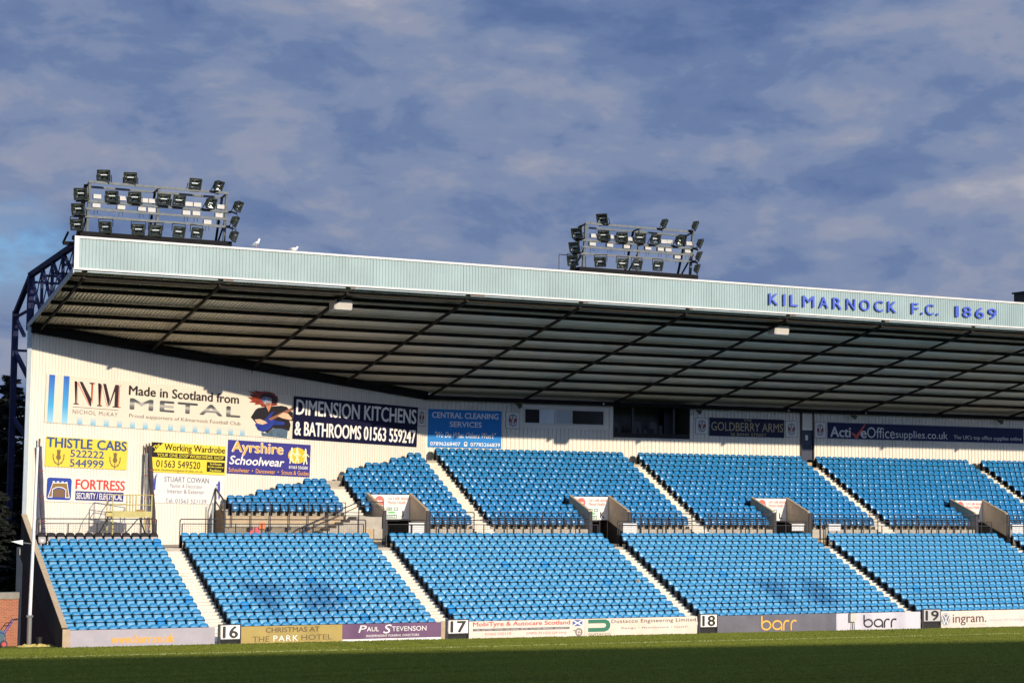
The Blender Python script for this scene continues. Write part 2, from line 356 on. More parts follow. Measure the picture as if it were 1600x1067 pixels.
for x in (23.2, 26.4): MB().box(x, x+.16, 13.6, 13.7, 10.5, 13.1).build('post', m_black, press)
MB().box(26.5, 27.4, 14.9, 15.55, 10.5, 12.9).build('cabinet', m_black, press)
for x in (21.75, 23.45, 24.75): MB().box(x, x+.55, 13.9, 13.94, 11.55, 12.0).build('monitor', m_black, press)
# control room window
wn = MB()
wn.box(14.90, 20.87, 13.20, 13.28, 12.57, 12.64); wn.box(14.90, 20.87, 13.20, 13.28, 11.62, 11.70)
for x in (14.90, 16.02, 17.16, 18.38, 20.79): wn.box(x, x+.08, 13.20, 13.28, 11.70, 12.57)
wf = wn.build('window', m_trimw, ST)
for a, b, m in [(14.98, 16.02, m_glass), (16.10, 17.16, m_blind), (17.24, 18.38, mat('grey blind', (.38, .41, .43), .25)), (18.46, 20.79, m_glass)]: MB().box(a, b, 13.235, 13.25, 11.70, 12.57).build('pane', m, wf)
MB().box(14.55, 21.2, 13.262, 13.296, 11.35, 12.9).build('window_surround', m_clad, ST)
# door in the rear wall
dr = MB().box(36.72, 37.64, 13.28, 13.36, 9.50, 11.75).build('door', m_doorn, ST)
MB().box(37.45, 37.53, 13.20, 13.28, 10.55, 10.67).build('handle', m_galv, dr)
MB().box(37.02, 37.24, 13.265, 13.279, 11.05, 11.4).build('notice', m_white, dr)
MB().box(36.62, 36.72, 13.18, 13.36, 8.9, 13.2).box(37.64, 37.74, 13.18, 13.36, 8.9, 13.2).build('door_frame', m_black, ST)
MB().box(36.72, 37.64, 13.27, 13.36, 11.76, 13.2).build('door_panel', m_clad, ST)
MB().box(36.17, 37.33, 12.75, 13.26, 9.0, 9.49).build('door_step', m_cap, ST)
# rear and gable head beams
MB().box(7.9, XE, 12.75, 13.24, 12.96, 13.22).build('rear_beam', m_steel, ST)
mb = MB(); a = A0+NRM*.10; b = B0+NRM*.10
mb.bar((a.x, a.y, roof_z(a.y)-.19), (b.x, b.y, roof_z(b.y)-.19), .22, .52); mb.build('gable_beam', m_steel, ST)
# roof: corrugated sheet
XL = -19.32
mb = MB(); pitch_ = .20; nr = int((XE-XL)/pitch_); prof = []
for i in range(nr):
    u = XL+i*pitch_; prof += [(u, 0), (u+.115, 0), (u+.125, .075), (u+.19, .075)]
vs = []
for u, h in prof:
    ye = min(14.2, wall_y(u)+.30)
    vs.append((u, -6.93, roof_z(-6.93)+.06+h)); vs.append((u, ye, roof_z(ye)+.06+h))
mb.add(vs, [(2*i, 2*i+1, 2*i+3, 2*i+2) for i in range(len(prof)-1)]); mb.build('roof_sheet', m_roof, ST)
MB().add([(XL, -6.93, roof_z(-6.93)+.22), (XE, -6.93, roof_z(-6.93)+.22), (XE, 14.3, roof_z(14.3)+.22), (9.7, 14.3, roof_z(14.3)+.22), (XL, 2.65, roof_z(2.65)+.22)], [(0, 1, 2, 3, 4)]).build('roof_top', m_flash, ST)
for y in (-6.25, -5.3, -4.2, -2.0, .1, 2.2, 4.4, 6.6, 8.75, 11.0):
    MB().box(max(XL+.05, wall_x(y)+.1), XE, y-.05, y+.05, roof_z(y)-.17, roof_z(y)+.03).build('purlin', m_purlin, ST)
BAYX = [1.39+(i-2)*6.729 for i in range(-1, 12)]
for x in BAYX:
    mb = MB(); mb.bar((x, -6.8, roof_z(-6.8)-.24), (x, min(13.2, wall_y(x)), roof_z(min(13.2, wall_y(x)))-.24), .12, .13); mb.build('rafter', m_purlin, ST)
mb = MB(); mb.bar((XL-.03, -6.98, roof_z(-6.98)+.02), (XL-.03, 2.75, roof_z(2.75)+.02), .06, .26); mb.build('verge_trim', m_flash, ST)
# fascia
m_rust = mat('rust', (.36, .15, .06), .9, var=.5, vscale=6)
YF = -6.954
fa = clad(Vector((XL+.02, YF, 0)), XA, NY, XE-XL-.02, 17.62, 19.06, .17, .022, 'fascia', m_fascia, groove=.35)
MB().box(XL-.02, XE, YF-.05, YF+.10, 19.045, 19.15).build('top_trim', m_trimw, fa)
MB().box(XL-.02, XE, YF-.05, YF+.06, 17.54, 17.63).build('bottom_trim', m_trimw, fa)
MB().box(XL-.02, XL+.20, YF-.045, YF+.03, 17.631, 19.044).build('end_trim', m_trimw, fa)
MB().box(XL-.01, XE, YF+.07, YF+.12, 17.56, 19.05).build('backing', m_flash, fa)
mb = MB()
for a, b in zip([XL]+[x+.14 for x in BAYX], [x-.14 for x in BAYX]+[XE]): mb.box(a, b, YF+.075, YF+.14, 17.45, 17.555)
mb.build('soffit_strip', mat('pale blue strip', (.40, .50, .54), .5, var=.2, vscale=1.5), fa)
MB().box(XL, XE, YF+.15, YF+.21, 17.45, 17.56).build('edge_purlin', m_purlin, fa)
for i, x in enumerate(BAYX[1:8]): MB().box(x+.15, x+.15+(.5, .25, .8, .3, .2, .4, .3)[i], YF+.070, YF+.0745, 17.47, 17.535).build('rust_patch', m_rust, fa)
for i in range(1, 16):                                   # laps between the fascia sheets
    MB().box(XL+i*5.1, XL+i*5.1+.05, YF-.012, YF-.002, 17.635, 19.04).build('sheet_lap', m_fascia, fa)
# roof trusses standing above the roof
for x in BAYX[:3]:
    mb = MB(); x += -.12
    mb.bar((x, 8.0, 0 if x < -6 else roof_z(8)+.25), (x, 8.0, 16.75), .30, .34); mb.bar((x, 8.0, 16.65), (x, 4.55, 18.3), .24, .26)
    mb.bar((x, 4.3, roof_z(4.3)+.25), (x, 4.3, 18.5), .32, .36); mb.bar((x, 4.3, 18.40), (x, -6.2, 18.98), .24, .28)
    mb.bar((x, 8.0, 16.4), (x, 5.6, roof_z(5.6)+.3), .16); mb.bar((x, 8.0, 16.4), (x, 4.4, 16.55), .12)
    ys_ = [4.3, 1.7, -.6, -2.9, -5.2]
    for a, b in zip(ys_[:-1], ys_[1:]):
        zt = lambda y: 18.40+(4.3-y)*.055
        mb.bar((x, b, roof_z(b)+.25), (x, b, zt(b)), .14); mb.bar((x, a, zt(a)), (x, b, roof_z(b)+.3), .13)
        mb.bar((x, a, roof_z(a)+.5), (x, b, zt(b)), .05)
    for y, z in ((14.3, 10.5), (8.0, 12.2)): pass
    mb.build('roof_truss', m_navy, ST)
mb = MB()
for y, z in ((4.3, 18.0), (1.7, 18.1), (-.6, 18.0), (-2.9, 18.2), (8.0, 14.6), (8.0, 12.0), (4.3, 16.9)):
    mb.bar((BAYX[0]-.12, y, z), (BAYX[2]-.12, y, z), .13)
mb.bar((BAYX[0]-.12, 8, 14.6), (BAYX[0]+.6, 5.6, 12.2), .2); mb.bar((BAYX[0]-.12, 8, 11), (BAYX[0]+.7, 5.5, 9), .2)
mb.build('truss_tie', m_navy, ST)
# catwalk bracket at the roof corner
mb = MB(); mb.bar((XL-.25, -5.6, 18.95), (XL-.25, -6.6, 19.35), .08); mb.bar((XL-.4, -6.3, 18.85), (XL+.4, -6.3, 18.85), .25, .16); mb.build('corner_bracket', m_steel, ST)
# end wall of the lower tier
mb = MB(); prof = [(-11.12, -.5), (-11.12, .92), (-10.98, 1.0), (-1.75, 5.84), (-1.75, 3.75), (-9.97, .09), (-9.97, -.5)]
mb.prism(prof, lambda u, v, w: (-20.32+.20*w, u, v)); ew = mb.build('end_wall', m_concd, ST); MB().prism([(-9.96, -.6), (-9.96, .35), (-1.8, 3.95), (-1.8, -.6)], lambda u, v, w: (-20.2+.06*w, u, v)).build('brick_base', mat('shade-darkened brick', (.07, .024, .016), .95, var=.5, vscale=2), ST)  # base brick coloured darker to stand for shade below the raking panel
mb = MB(); mb.bar((-20.22, -11.02, 1.0), (-20.22, -1.85, 5.86), .26, .05); mb.build('coping', m_cap, ew)
MB().box(-20.34, -20.0, -11.2, -11.125, -.4, .93).build('end_post', m_cap, ew)

# vomitories
m_wing = mat('bounce-lightened wing concrete', (.66, .57, .44), .85, var=.22, vscale=1.2, bump=.1)  # concrete lightened in its colour to stand for bounced light
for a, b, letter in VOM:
    V = []
    mb = MB(); poly = [(YP-.03, FL), (YP-.03, 6.08), (4.12, 6.15), (YV+.1, 7.02), (YV+.1, FL)]
    vo = mb.prism(poly, lambda u, v, w: (a-.15+.15*w, u, v)).build('vomitory', m_wing, ST)
    MB().prism(poly, lambda u, v, w: (b+.15*w, u, v)).build('wing_wall', m_wing, vo)
    MB().prism([(YP, FL+.01), (YP, 4.62), (YV-.01, 5.53), (YV-.01, FL+.01)], lambda u, v, w: (b-.02+.018*w, u, v)).build('dark_inner_panel', m_dark, vo)  # dark sheet on the inner face, below a sloping edge
    for xx in (a-.075, b+.075):
        mb = MB(); mb.bar((xx, 4.05, 6.15), (xx, YV+.1, 7.05), .18, .05); mb.build('coping', m_cap, vo)
        MB().box(xx-.10, xx+.10, YP-.10, YP-.035, FL, 6.1).build('post', m_rail, vo)
    MB().box(a, b, YV, YV+.12, 5.55, 6.98).build('header', m_conc, vo)
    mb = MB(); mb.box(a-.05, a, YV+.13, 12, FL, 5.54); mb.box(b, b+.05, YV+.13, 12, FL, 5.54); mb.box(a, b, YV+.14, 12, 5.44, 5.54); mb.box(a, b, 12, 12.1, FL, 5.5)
    mb.build('passage', m_dark, vo)  # walls coloured dark to stand for the shade inside
    mb = MB(); mb.box(a+.02, a+.10, YV-.3, YV, FL+.003, 5.53); mb.box(a+.95, a+1.03, YV-.3, YV, FL+.003, 5.53)
    mb.box(a+.10, a+.95, YV-.2, YV-.12, FL+.02, 5.45); mb.build('gate', m_black, vo)

# ------------------------------------------------------------------ seats
def rrect(w, z0, z1, rt, rb, n=3):
    pts = []
    for cx, cz, r, a0 in ((w/2-rt, z1-rt, rt, 0), (-w/2+rt, z1-rt, rt, 90), (-w/2+rb, z0+rb, rb, 180), (w/2-rb, z0+rb, rb, 270)):
        for i in range(n): t = R(a0+90*i/(n-1)); pts.append((cx+r*math.cos(t), cz+r*math.sin(t)))
    return pts
def cushion(w, z0, z1, rt, rb, yfun, th, bulge, shrink=.80):
    o = rrect(w, z0, z1, rt, rb); n = len(o); cz = (z0+z1)/2; vs = []
    for x, z in o: vs.append((x, yfun(z)+th/2, z))
    for x, z in o: vs.append((x, yfun(z)-th/2, z))
    for x, z in o: vs.append((x*shrink, yfun(cz+(z-cz)*shrink)-th/2-bulge, cz+(z-cz)*shrink))
    fs = [tuple(range(n))]
    for k in (0, 1): fs += [(k*n+i, k*n+(i+1) % n, (k+1)*n+(i+1) % n, (k+1)*n+i) for i in range(n)]
    vs.append((0, yfun(cz)-th/2-bulge*1.15, cz)); c = len(vs)-1
    fs += [(2*n+i, 2*n+(i+1) % n, c) for i in range(n)]
    return vs, fs
def tmpl(pan_tilt):
    back = cushion(.462, .40, .80, .13, .05, lambda z: -.075+(z-.42)*.15-max(0, z-.70)*max(0, z-.70)*-2.5, .035, .028, .62)
    def py(z): return -.15-(.60-z)*math.tan(R(pan_tilt))
    pan = cushion(.372, .26, .60, .05, .09, py, .05, .016, .86)
    mb = MB()
    mb.box(-.266, -.214, -.17, .03, 0, .54)
    mb.box(-.262, -.218, -.15, -.02, .54, .66)
    mb.box(-.225, .225, -.155, -.10, .603, .638)  # black strip standing for the shade line between back and pan
    return back, pan, (mb.v, mb.f)
TM = [tmpl(t) for t in (13, 17, 10, 21)]
def mk(name, vf, m, smooth=True):
    me = bpy.data.meshes.new(name); me.from_pydata(vf[0], [], vf[1]); me.materials.append(m)
    if smooth: me.polygons.foreach_set('use_smooth', [True]*len(me.polygons))
    me.update(); return me
# seat positions
lower_all = []                                        # (block, row, index, x, y, z)
for k in range(15):
    cnt = 13 if k == 0 else (12 if k == 1 else 14)
    xr = LOW_AISLE[0][0]-.02
    for i in range(cnt): lower_all.append(('15', k, i+1, xr-(i+.5)*P, -k*D, Z0-k*RI))
    for b, n in (('16', 22), ('17', 28), ('18', 28), ('19', 28), ('20', 8)):
        for i in range(n): lower_all.append((b, k, i+1, LOW_START[b]+(i+.5)*P, -k*D, Z0-k*RI))
upper_all = []
def up_rows(x0, x1, rows, blk):
    n = round((x1-x0)/P); p = (x1-x0)/n
    for k in rows:
        y = YU-k*DU
        for i in range(n):
            x = x0+(i+.5)*p
            if x-p/2 < wall_x(y)+1.52: continue
            if k >= 9 and any(x+.2 > a-.17 and x-.2 < b+.17 for a, b, _ in VOM): continue
            if k == 9 and any(abs(x-(a-.4)) < .25 for a, b, _ in VOM[1:]): continue
            upper_all.append((blk, k, i, x, y, ZU-k*RU))
up_rows(-.45-14*P, -.45, range(5, 11), 'u15'); up_rows(7.08-13*P, 7.08, range(0, 13), 'u16')
for a, b in zip(UP_AISLE[1:], UP_AISLE[2:]+[(60.4, 61)]): up_rows(a[1], b[0], range(0, 13), 'u')
upper_all = [s for s in upper_all if not (s[0] == 'u16' and s[1] > 10 and s[3] < 1.3)]
single = [s for s in lower_all if s[0] == '15' or (s[0] == '16' and s[1] in (0, 10, 11, 12))]
rest = [s for s in lower_all if not (s[0] == '15' or (s[0] == '16' and s[1] in (0, 10, 11, 12)))]
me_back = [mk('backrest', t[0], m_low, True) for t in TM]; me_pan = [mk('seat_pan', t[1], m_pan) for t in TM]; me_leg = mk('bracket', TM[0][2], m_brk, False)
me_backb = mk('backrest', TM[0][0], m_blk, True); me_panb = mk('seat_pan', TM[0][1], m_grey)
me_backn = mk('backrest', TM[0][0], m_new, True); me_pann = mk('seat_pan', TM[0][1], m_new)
rng = random.Random(3)
def seat_thing(s, label, backm, panm, group):
    t = thing('stadium_seat', label, 'seat', (s[3], s[4], s[5]), group)
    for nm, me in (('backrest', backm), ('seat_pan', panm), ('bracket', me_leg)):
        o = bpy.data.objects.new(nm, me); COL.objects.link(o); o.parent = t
    return t
for s in single:
    blk, k, i = s[0], s[1], s[2]; up_i = 15-k
    v = rng.randrange(4); bm_, pm_ = me_back[v], me_pan[v]
    if rng.random() < .03 and k: bm_, pm_ = me_backn, me_pann
    if blk == '15' and k == 0:
        seat_thing(s, 'black seat with grey pan in back row of leftmost lower block, %s from the stairs' % ORD[i], me_backb, me_panb, 'black seats in the back row of the leftmost block')
    elif blk == '15':
        seat_thing(s, 'blue seat in %s row up of the leftmost lower block, %s from the stairs' % (ORD[up_i], ORD[i]), bm_, pm_, 'blue seats in the leftmost lower block')
    else:
        seat_thing(s, 'blue seat in %s row up of lower block beside sign 16, %s from left stairs' % (ORD[up_i], ORD[i]), bm_, pm_, 'blue seats in the lower block beside sign 16')
def merge_seats(lst_low, lst_up):
    V, L, LS, MI = [], [], [], []; vo = 0; lo = 0
    def addpart(vf, s, mi):
        nonlocal vo, lo
        a = vf[2]+np.array([s[3], s[4], s[5]]); V.append(a); L.append(vf[0]+vo); LS.append(vf[1]); MI.append(np.full(len(vf[1]), mi)); vo += len(a)
    def prep(vf): return (np.concatenate([np.array(f) for f in vf[1]]), np.array([len(f) for f in vf[1]]), np.array(vf[0], dtype=float))
    T4 = [[prep(p) for p in t] for t in TM]
    for lst, mi in ((lst_low, 0), (lst_up, 1)):
        for s in lst:
            t = T4[rng.randrange(4)]; m = 3 if rng.random() < .008 else mi
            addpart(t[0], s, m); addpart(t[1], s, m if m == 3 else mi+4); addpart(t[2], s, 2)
    V = np.concatenate(V); L = np.concatenate(L); LS = np.concatenate(LS); MI = np.concatenate(MI)
    me = bpy.data.meshes.new('stadium_seats'); me.vertices.add(len(V)); me.vertices.foreach_set('co', V.ravel())
    me.loops.add(len(L)); me.loops.foreach_set('vertex_index', L.astype(np.int32))
    me.polygons.add(len(LS)); st = np.concatenate([[0], np.cumsum(LS)[:-1]]); me.polygons.foreach_set('loop_start', st.astype(np.int32))
    try: me.polygons.foreach_set('loop_total', LS.astype(np.int32))
    except Exception: pass
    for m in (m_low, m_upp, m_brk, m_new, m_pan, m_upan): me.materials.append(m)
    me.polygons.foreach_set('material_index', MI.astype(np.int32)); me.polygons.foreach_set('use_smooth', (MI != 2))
    me.update(calc_edges=True); me.validate()
    o = bpy.data.objects.new('stadium_seats', me); COL.objects.link(o); return o
so_ = merge_seats(rest, upper_all)
tag(so_, 'all the other rows of blue plastic seats across both tiers of the stand', 'seats', kind='stuff')

# ------------------------------------------------------------------ text and flat artwork on signs
def text_mesh(s, bold=0, shear=0, space=1.0):
    cu = bpy.data.curves.new('lettering', 'FONT'); cu.body = s; cu.shear = shear; cu.space_character = space; cu.resolution_u = 3
    ob = bpy.data.objects.new('tmp', cu); me = bpy.data.meshes.new_from_object(ob); bpy.data.objects.remove(ob); bpy.data.curves.remove(cu); return me
def T(sign, s, x0, x1, y0, y1, m, bold=.015, shear=0, z=.008, depth=0, name='lettering', rot=0, slope=0, space=1.0):
    me = text_mesh(s, bold, shear, space); n = len(me.vertices); co = np.empty(n*3); me.vertices.foreach_get('co', co); co = co.reshape(-1, 3)
    mn, mxx = co.min(0), co.max(0); sc = np.array([(x1-x0)/(mxx[0]-mn[0]), (y1-y0)/(mxx[1]-mn[1])])
    q = np.zeros_like(co); q[:, 0] = x0+(co[:, 0]-mn[0])*sc[0]; q[:, 1] = y0+(co[:, 1]-mn[1])*sc[1]+slope*(q[:, 0]-x0); q[:, 2] = z
    if rot:
        cx, cy = (x0+x1)/2, (y0+y1)/2; a = q[:, 0]-cx; b = q[:, 1]-cy
        q[:, 0] = cx+a*math.cos(rot)-b*math.sin(rot); q[:, 1] = cy+a*math.sin(rot)+b*math.cos(rot)
    if bold:
        bold *= .8
        import bmesh
        me.vertices.foreach_set('co', q.ravel()); k = bold*sc[1]*1.1; b0 = bmesh.new(); b0.from_mesh(me); big = bmesh.new()
        for j, (dx, dy) in enumerate(((-1, 0), (1, 0), (0, .6), (0, -.6))):
            m2 = me.copy(); c2 = q.copy(); c2[:, 0] += dx*k; c2[:, 1] += dy*k; c2[:, 2] += j*.0012; m2.vertices.foreach_set('co', c2.ravel()); big.from_mesh(m2); bpy.data.meshes.remove(m2)
        big.to_mesh(me); big.free(); b0.free()
    else: me.vertices.foreach_set('co', q.ravel())
    me.materials.clear(); me.materials.append(m); me.update()
    if depth:
        import bmesh
        bm = bmesh.new(); bm.from_mesh(me); ret = bmesh.ops.extrude_face_region(bm, geom=bm.faces[:])
        bmesh.ops.translate(bm, vec=(0, 0, -depth), verts=[e for e in ret['geom'] if isinstance(e, bmesh.types.BMVert)]); bmesh.ops.recalc_face_normals(bm, faces=bm.faces); bm.to_mesh(me); bm.free()
    o = bpy.data.objects.new(name, me); COL.objects.link(o); o.parent = sign; return o
def A(sign, polys, m, name='artwork', z=.008):
    mb = MB()
    for i, p in enumerate(polys): mb.add([(x, y, z+i*.0003) for x, y in p], [tuple(range(len(p)))])
    me = mb.mesh(name, m); o = bpy.data.objects.new(name, me); COL.objects.link(o); o.parent = sign
    if me.polygons and me.polygons[0].normal.z < 0: me.flip_normals()
    return o
def rect(x0, x1, y0, y1): return [(x0, y0), (x1, y0), (x1, y1), (x0, y1)]
def ell(cx, cy, rx, ry, n=24, a0=0, a1=360): return [(cx+rx*math.cos(R(a0+(a1-a0)*i/n)), cy+ry*math.sin(R(a0+(a1-a0)*i/n))) for i in range(n if a1-a0 == 360 else n+1)]
def stroke(pts, wd):
    out = []
    for (x0, y0), (x1, y1) in zip(pts[:-1], pts[1:]):
        dx, dy = x1-x0, y1-y0; l = math.hypot(dx, dy) or 1; nx_, ny_ = -dy/l*wd/2, dx/l*wd/2; ex, ey = dx/l*wd*.3, dy/l*wd*.3
        out.append([(x0-ex+nx_, y0-ey+ny_), (x0-ex-nx_, y0-ey-ny_), (x1+ex-nx_, y1+ey-ny_), (x1+ex+nx_, y1+ey+ny_)])
    return out
def ring(cx, cy, r, wd, n=28, a0=0, a1=360, ry=None):
    ry = ry or r; p = [(cx+r*math.cos(R(a0+(a1-a0)*i/n)), cy+ry*math.sin(R(a0+(a1-a0)*i/n))) for i in range(n+1)]; return stroke(p, wd)
def rounded(x0, x1, y0, y1, r, n=5):
    pts = []
    for cx, cy, a0 in ((x1-r, y1-r, 0), (x0+r, y1-r, 90), (x0+r, y0+r, 180), (x1-r, y0+r, 270)):
        pts += [(cx+r*math.cos(R(a0+90*i/(n-1))), cy+r*math.sin(R(a0+90*i/(n-1)))) for i in range(n)]
    return pts
def sign(name, label, plane, u, z, W, H, m, slope=0, th=.04, cat='sign', off=.05, group=None, y=None):
    if plane == 'diag': X = E0.copy(); Zn = NRM; o0 = A0+E0*u+NRM*off
    else: X = Vector((1, 0, 0)); Zn = Vector((0, -1, 0)); o0 = Vector((u, y if y is not None else YW-off, 0))
    X = (X*math.cos(slope)+Vector((0, 0, 1))*math.sin(slope)).normalized(); Yv = Zn.cross(X).normalized()
    o0 = Vector((o0.x, o0.y, z))
    o = MB().box(0, W, 0, H, -th, 0).build(name, m)
    Mx = Matrix((X, Yv, Zn)).transposed().to_4x4(); Mx.translation = o0; o.matrix_world = Mx
    return tag(o, label, cat, group)
pm = {}
def pc(r, g, b, k=1.0, rough=.45):
    key = (r, g, b, k)
    if key not in pm: c = srgb(r, g, b); pm[key] = mat('print %d %d %d' % (r, g, b), tuple(min(.85, x*k) for x in c), rough)
    return pm[key]
p_white = pc(238, 232, 222); p_black = pc(22, 18, 18); p_panel = mat('banner cream', (.74, .655, .52), .5, var=.06, vscale=.6); p_navy = mat('navy sheet', (.008, .008, .036), .5, var=.2, vscale=.7, spec=.15)
SL = -.0235
# -- banner with guitarist
W_, H_ = 17.1, 2.53
s = sign('advertising_banner', 'long cream banner high on gable wall with blue stripes and a red-haired guitarist', 'diag', .98, 10.56, W_, H_, p_panel, SL)
gblue = grad_mat('blue fade', [(0, (.33, .58, .68)), (.35, (.06, .36, .62)), (1, (.035, .12, .48))], 1, 0, 2.5)
for q in (.16, 1.06): A(s, [rect(q, q+.36, .02, 2.5)], gblue, 'stripe')
gfade = grad_mat('pale blue fade', [(0, (.16, .45, .62)), (1, (.74, .655, .52))], 1, .02, .48)
for i in range(14): A(s, [rect(2.02+i*.86, 2.36+i*.86, .02, .48)], gfade, 'stripe')
p_mar = pc(52, 24, 24); p_org = pc(214, 96, 56)
nx0, ny0, nh = 1.75, 1.05, 1.22
def L(pts): return [(nx0+a, ny0+b*nh) for a, b in pts]
A(s, [L([(.0, .05), (.0, 0), (.28, 0), (.28, .05), (.18, .05), (.18, .95), (0, .98), (.0, 1.0), (.16, 1.0), (.13, .92), (.10, .05)]),
      L([(.3, 1), (.50, 1), (1.12, .28), (1.12, -.03), (1.06, -.03)]), L([(.95, 1), (1.22, 1), (1.22, .95), (1.14, .93), (1.14, .2), (1.10, .2), (1.08, .93), (.95, .95)]),
      L([(1.50, .05), (1.5, 0), (1.78, 0), (1.78, .05), (1.68, .05), (1.72, .95), (1.50, .98), (1.5, 1), (1.66, 1), (1.62, .92), (1.6, .05)]),
      L([(1.82, 1), (2.02, 1), (2.32, .30), (2.22, .02)]), L([(2.24, .02), (2.62, 1), (2.86, 1), (2.86, .05), (2.94, .04), (2.94, 0), (2.5, 0), (2.5, .04), (2.62, .05), (2.62, .72), (2.34, .10)])], p_mar, 'monogram', .008)
A(s, [L([(.20, .0), (.34, 0), (.34, .04), (.24, .06), (.24, .88), (1.0, -.02), (1.04, -.02), (.22, .98)]), L([(1.14, .93), (1.2, .93), (1.2, .1), (1.16, .1)]), L([(1.22, 1), (1.32, 1), (1.28, .94), (1.22, .92)]),
      L([(1.70, 0), (1.84, 0), (1.84, .04), (1.74, .06), (1.76, .86), (2.14, 0), (2.18, 0), (1.72, .98)]), L([(2.88, .06), (2.93, .06), (2.93, .93), (2.88, .98)]), L([(2.93, 1), (3.02, 1), (2.98, .93)]), L([(2.95, .05), (3.05, .04), (3.05, 0), (2.95, 0)])], p_org, 'monogram_edge', .006)
A(s, [rect(1.72, 4.66, .90, .925)], pc(120, 70, 50), 'rule')
T(s, 'NICHOL McKAY', 1.72, 4.62, .56, .78, pc(110, 95, 85), 0, space=1.2)
T(s, 'Made in Scotland from', 5.3, 13.0, 1.80, 2.30, pc(34, 22, 20), .035)
gmet = grad_mat('metal fade', [(0, (.05, .045, .042)), (.3, (.17, .165, .16)), (.52, (.46, .43, .38)), (.7, (.10, .10, .105)), (1, (.04, .04, .042))], 1, 1.0, 1.64)
T(s, 'METAL', 5.42, 13.12, 1.04, 1.60, gmet, .06, space=1.15)
T(s, 'Proud supporters of Kilmarnock Football Club', 5.38, 13.2, .52, .78, pc(100, 85, 78), 0)
# guitarist (flat print)
def gp(pts): return [(12.40+x*.00469, (872+.043*x-y)*.00352) for x, y in pts]
hr = [(560, 390), (500, 400), (470, 360), (380, 370), (400, 340), (290, 330), (340, 300), (260, 250), (340, 250), (290, 190), (370, 200), (270, 150), (400, 160), (350, 130), (480, 150), (540, 140), (640, 150), (700, 170), (720, 200), (765, 220), (750, 250), (785, 270), (750, 290), (775, 310), (740, 330), (760, 360), (660, 380)]
A(s, [gp(hr)], mat('red hair print', (.46, .055, .015), .5, var=.85, vscale=4.5, stretch=(.5, 3, 1)), 'hair', .006)
A(s, [gp([(480, 200), (540, 170), (640, 180), (720, 230), (750, 280), (740, 340), (660, 340), (640, 280), (540, 250), (470, 250)])], pc(40, 18, 22), 'hair_shade', .008)
A(s, [gp([(500, 240), (560, 230), (650, 250), (655, 330), (610, 380), (570, 370), (530, 340)])], pc(150, 150, 160), 'face', .010)
A(s, [gp([(490, 250), (560, 250), (540, 310), (500, 300)]), gp([(590, 270), (620, 262), (612, 300)])], pc(60, 100, 160), 'face_paint', .012)
A(s, [gp([(580, 385), (560, 330), (650, 330), (650, 390), (615, 480)])], pc(200, 130, 95), 'neck', .010)
A(s, [gp([(520, 405), (570, 385), (610, 470), (650, 385), (820, 365), (910, 380), (960, 440), (1015, 470), (1018, 610), (960, 610), (985, 680), (965, 780), (700, 740), (600, 830), (440, 700), (400, 650), (330, 575), (400, 450), (440, 420)])], pc(30, 22, 22), 'jacket', .009)
A(s, [gp([(505, 815), (600, 830), (700, 745), (840, 745), (940, 770), (930, 905), (520, 875)])], mat('jeans print', (.10, .16, .22), .5, var=.5, vscale=3), 'jeans', .011)
A(s, [gp([(400, 690), (470, 640), (560, 600), (630, 510), (710, 455), (660, 540), (650, 600), (880, 640), (880, 680), (700, 690), (640, 760), (540, 815), (450, 780)])], mat('guitar print', (.025, .05, .32), .4, var=.5, vscale=2.5), 'guitar_body', .013)
A(s, [gp([(610, 590), (1020, 375), (1022, 425), (650, 620)])], pc(140, 90, 70), 'guitar_neck', .015)
A(s, [gp([(395, 610), (480, 600), (560, 630), (600, 660), (520, 690), (430, 670)]), gp([(760, 540), (850, 480), (930, 490), (1005, 570), (980, 600), (830, 570)])], pc(226, 180, 145), 'hand', .017)
# -- Dimension sign
s = sign('advertising_sign', 'dark navy sign with two lines of big white capitals, right end of gable wall', 'diag', 18.2, 10.19, 10.4, 2.5, p_navy, SL)
T(s, 'DIMENSION KITCHENS', .2, 10.25, 1.44, 2.32, p_white, .025); T(s, '& BATHROOMS 01563 559247', .14, 10.25, .22, 1.04, p_white, .025)
# -- Thistle
W_, H_ = 5.2, 1.55
s = sign('advertising_sign', 'bright yellow sign with blue capitals, two phone numbers and two thistle emblems', 'diag', 1.1, 8.29, W_, H_, mat('yellow sheet', (.82, .60, .06), .45, var=.06), SL)
pbl = pc(50, 80, 130)
T(s, 'THISTLE', .03*W_*.3, .555*W_, .65*H_, .975*H_, pbl, .04); T(s, 'CABS', .62*W_, .985*W_, .65*H_, .975*H_, pbl, .04)
T(s, '522222', .295*W_, .706*W_, .355*H_, .60*H_, pbl, .025); T(s, '544999', .295*W_, .706*W_, .03*H_, .285*H_, pbl, .025)
for cx in (.155*W_, .848*W_):
    e = []
    e += [[(cx-.09, .62), (cx+.09, .62), (cx+.13, .90), (cx+.05, .86), (cx, .93), (cx-.05, .86), (cx-.13, .90)]]; e += [ell(cx, .50, .15, .15, 14)]
    for sg in (-1, 1):
        p = [(cx, .12), (cx+sg*.20, .20), (cx+sg*.32, .40), (cx+sg*.34, .58)]; e += stroke(p, .05)
        for (x, y) in p[1:]: e += [[(x, y), (x+sg*.07, y+.10), (x-sg*.03, y+.06)], [(x, y), (x-sg*.10, y+.07), (x-sg*.02, y-.04)]]
    e += stroke([(cx, .05), (cx, .38)], .05)
    A(s, e, pc(120, 100, 60), 'thistle_emblem')
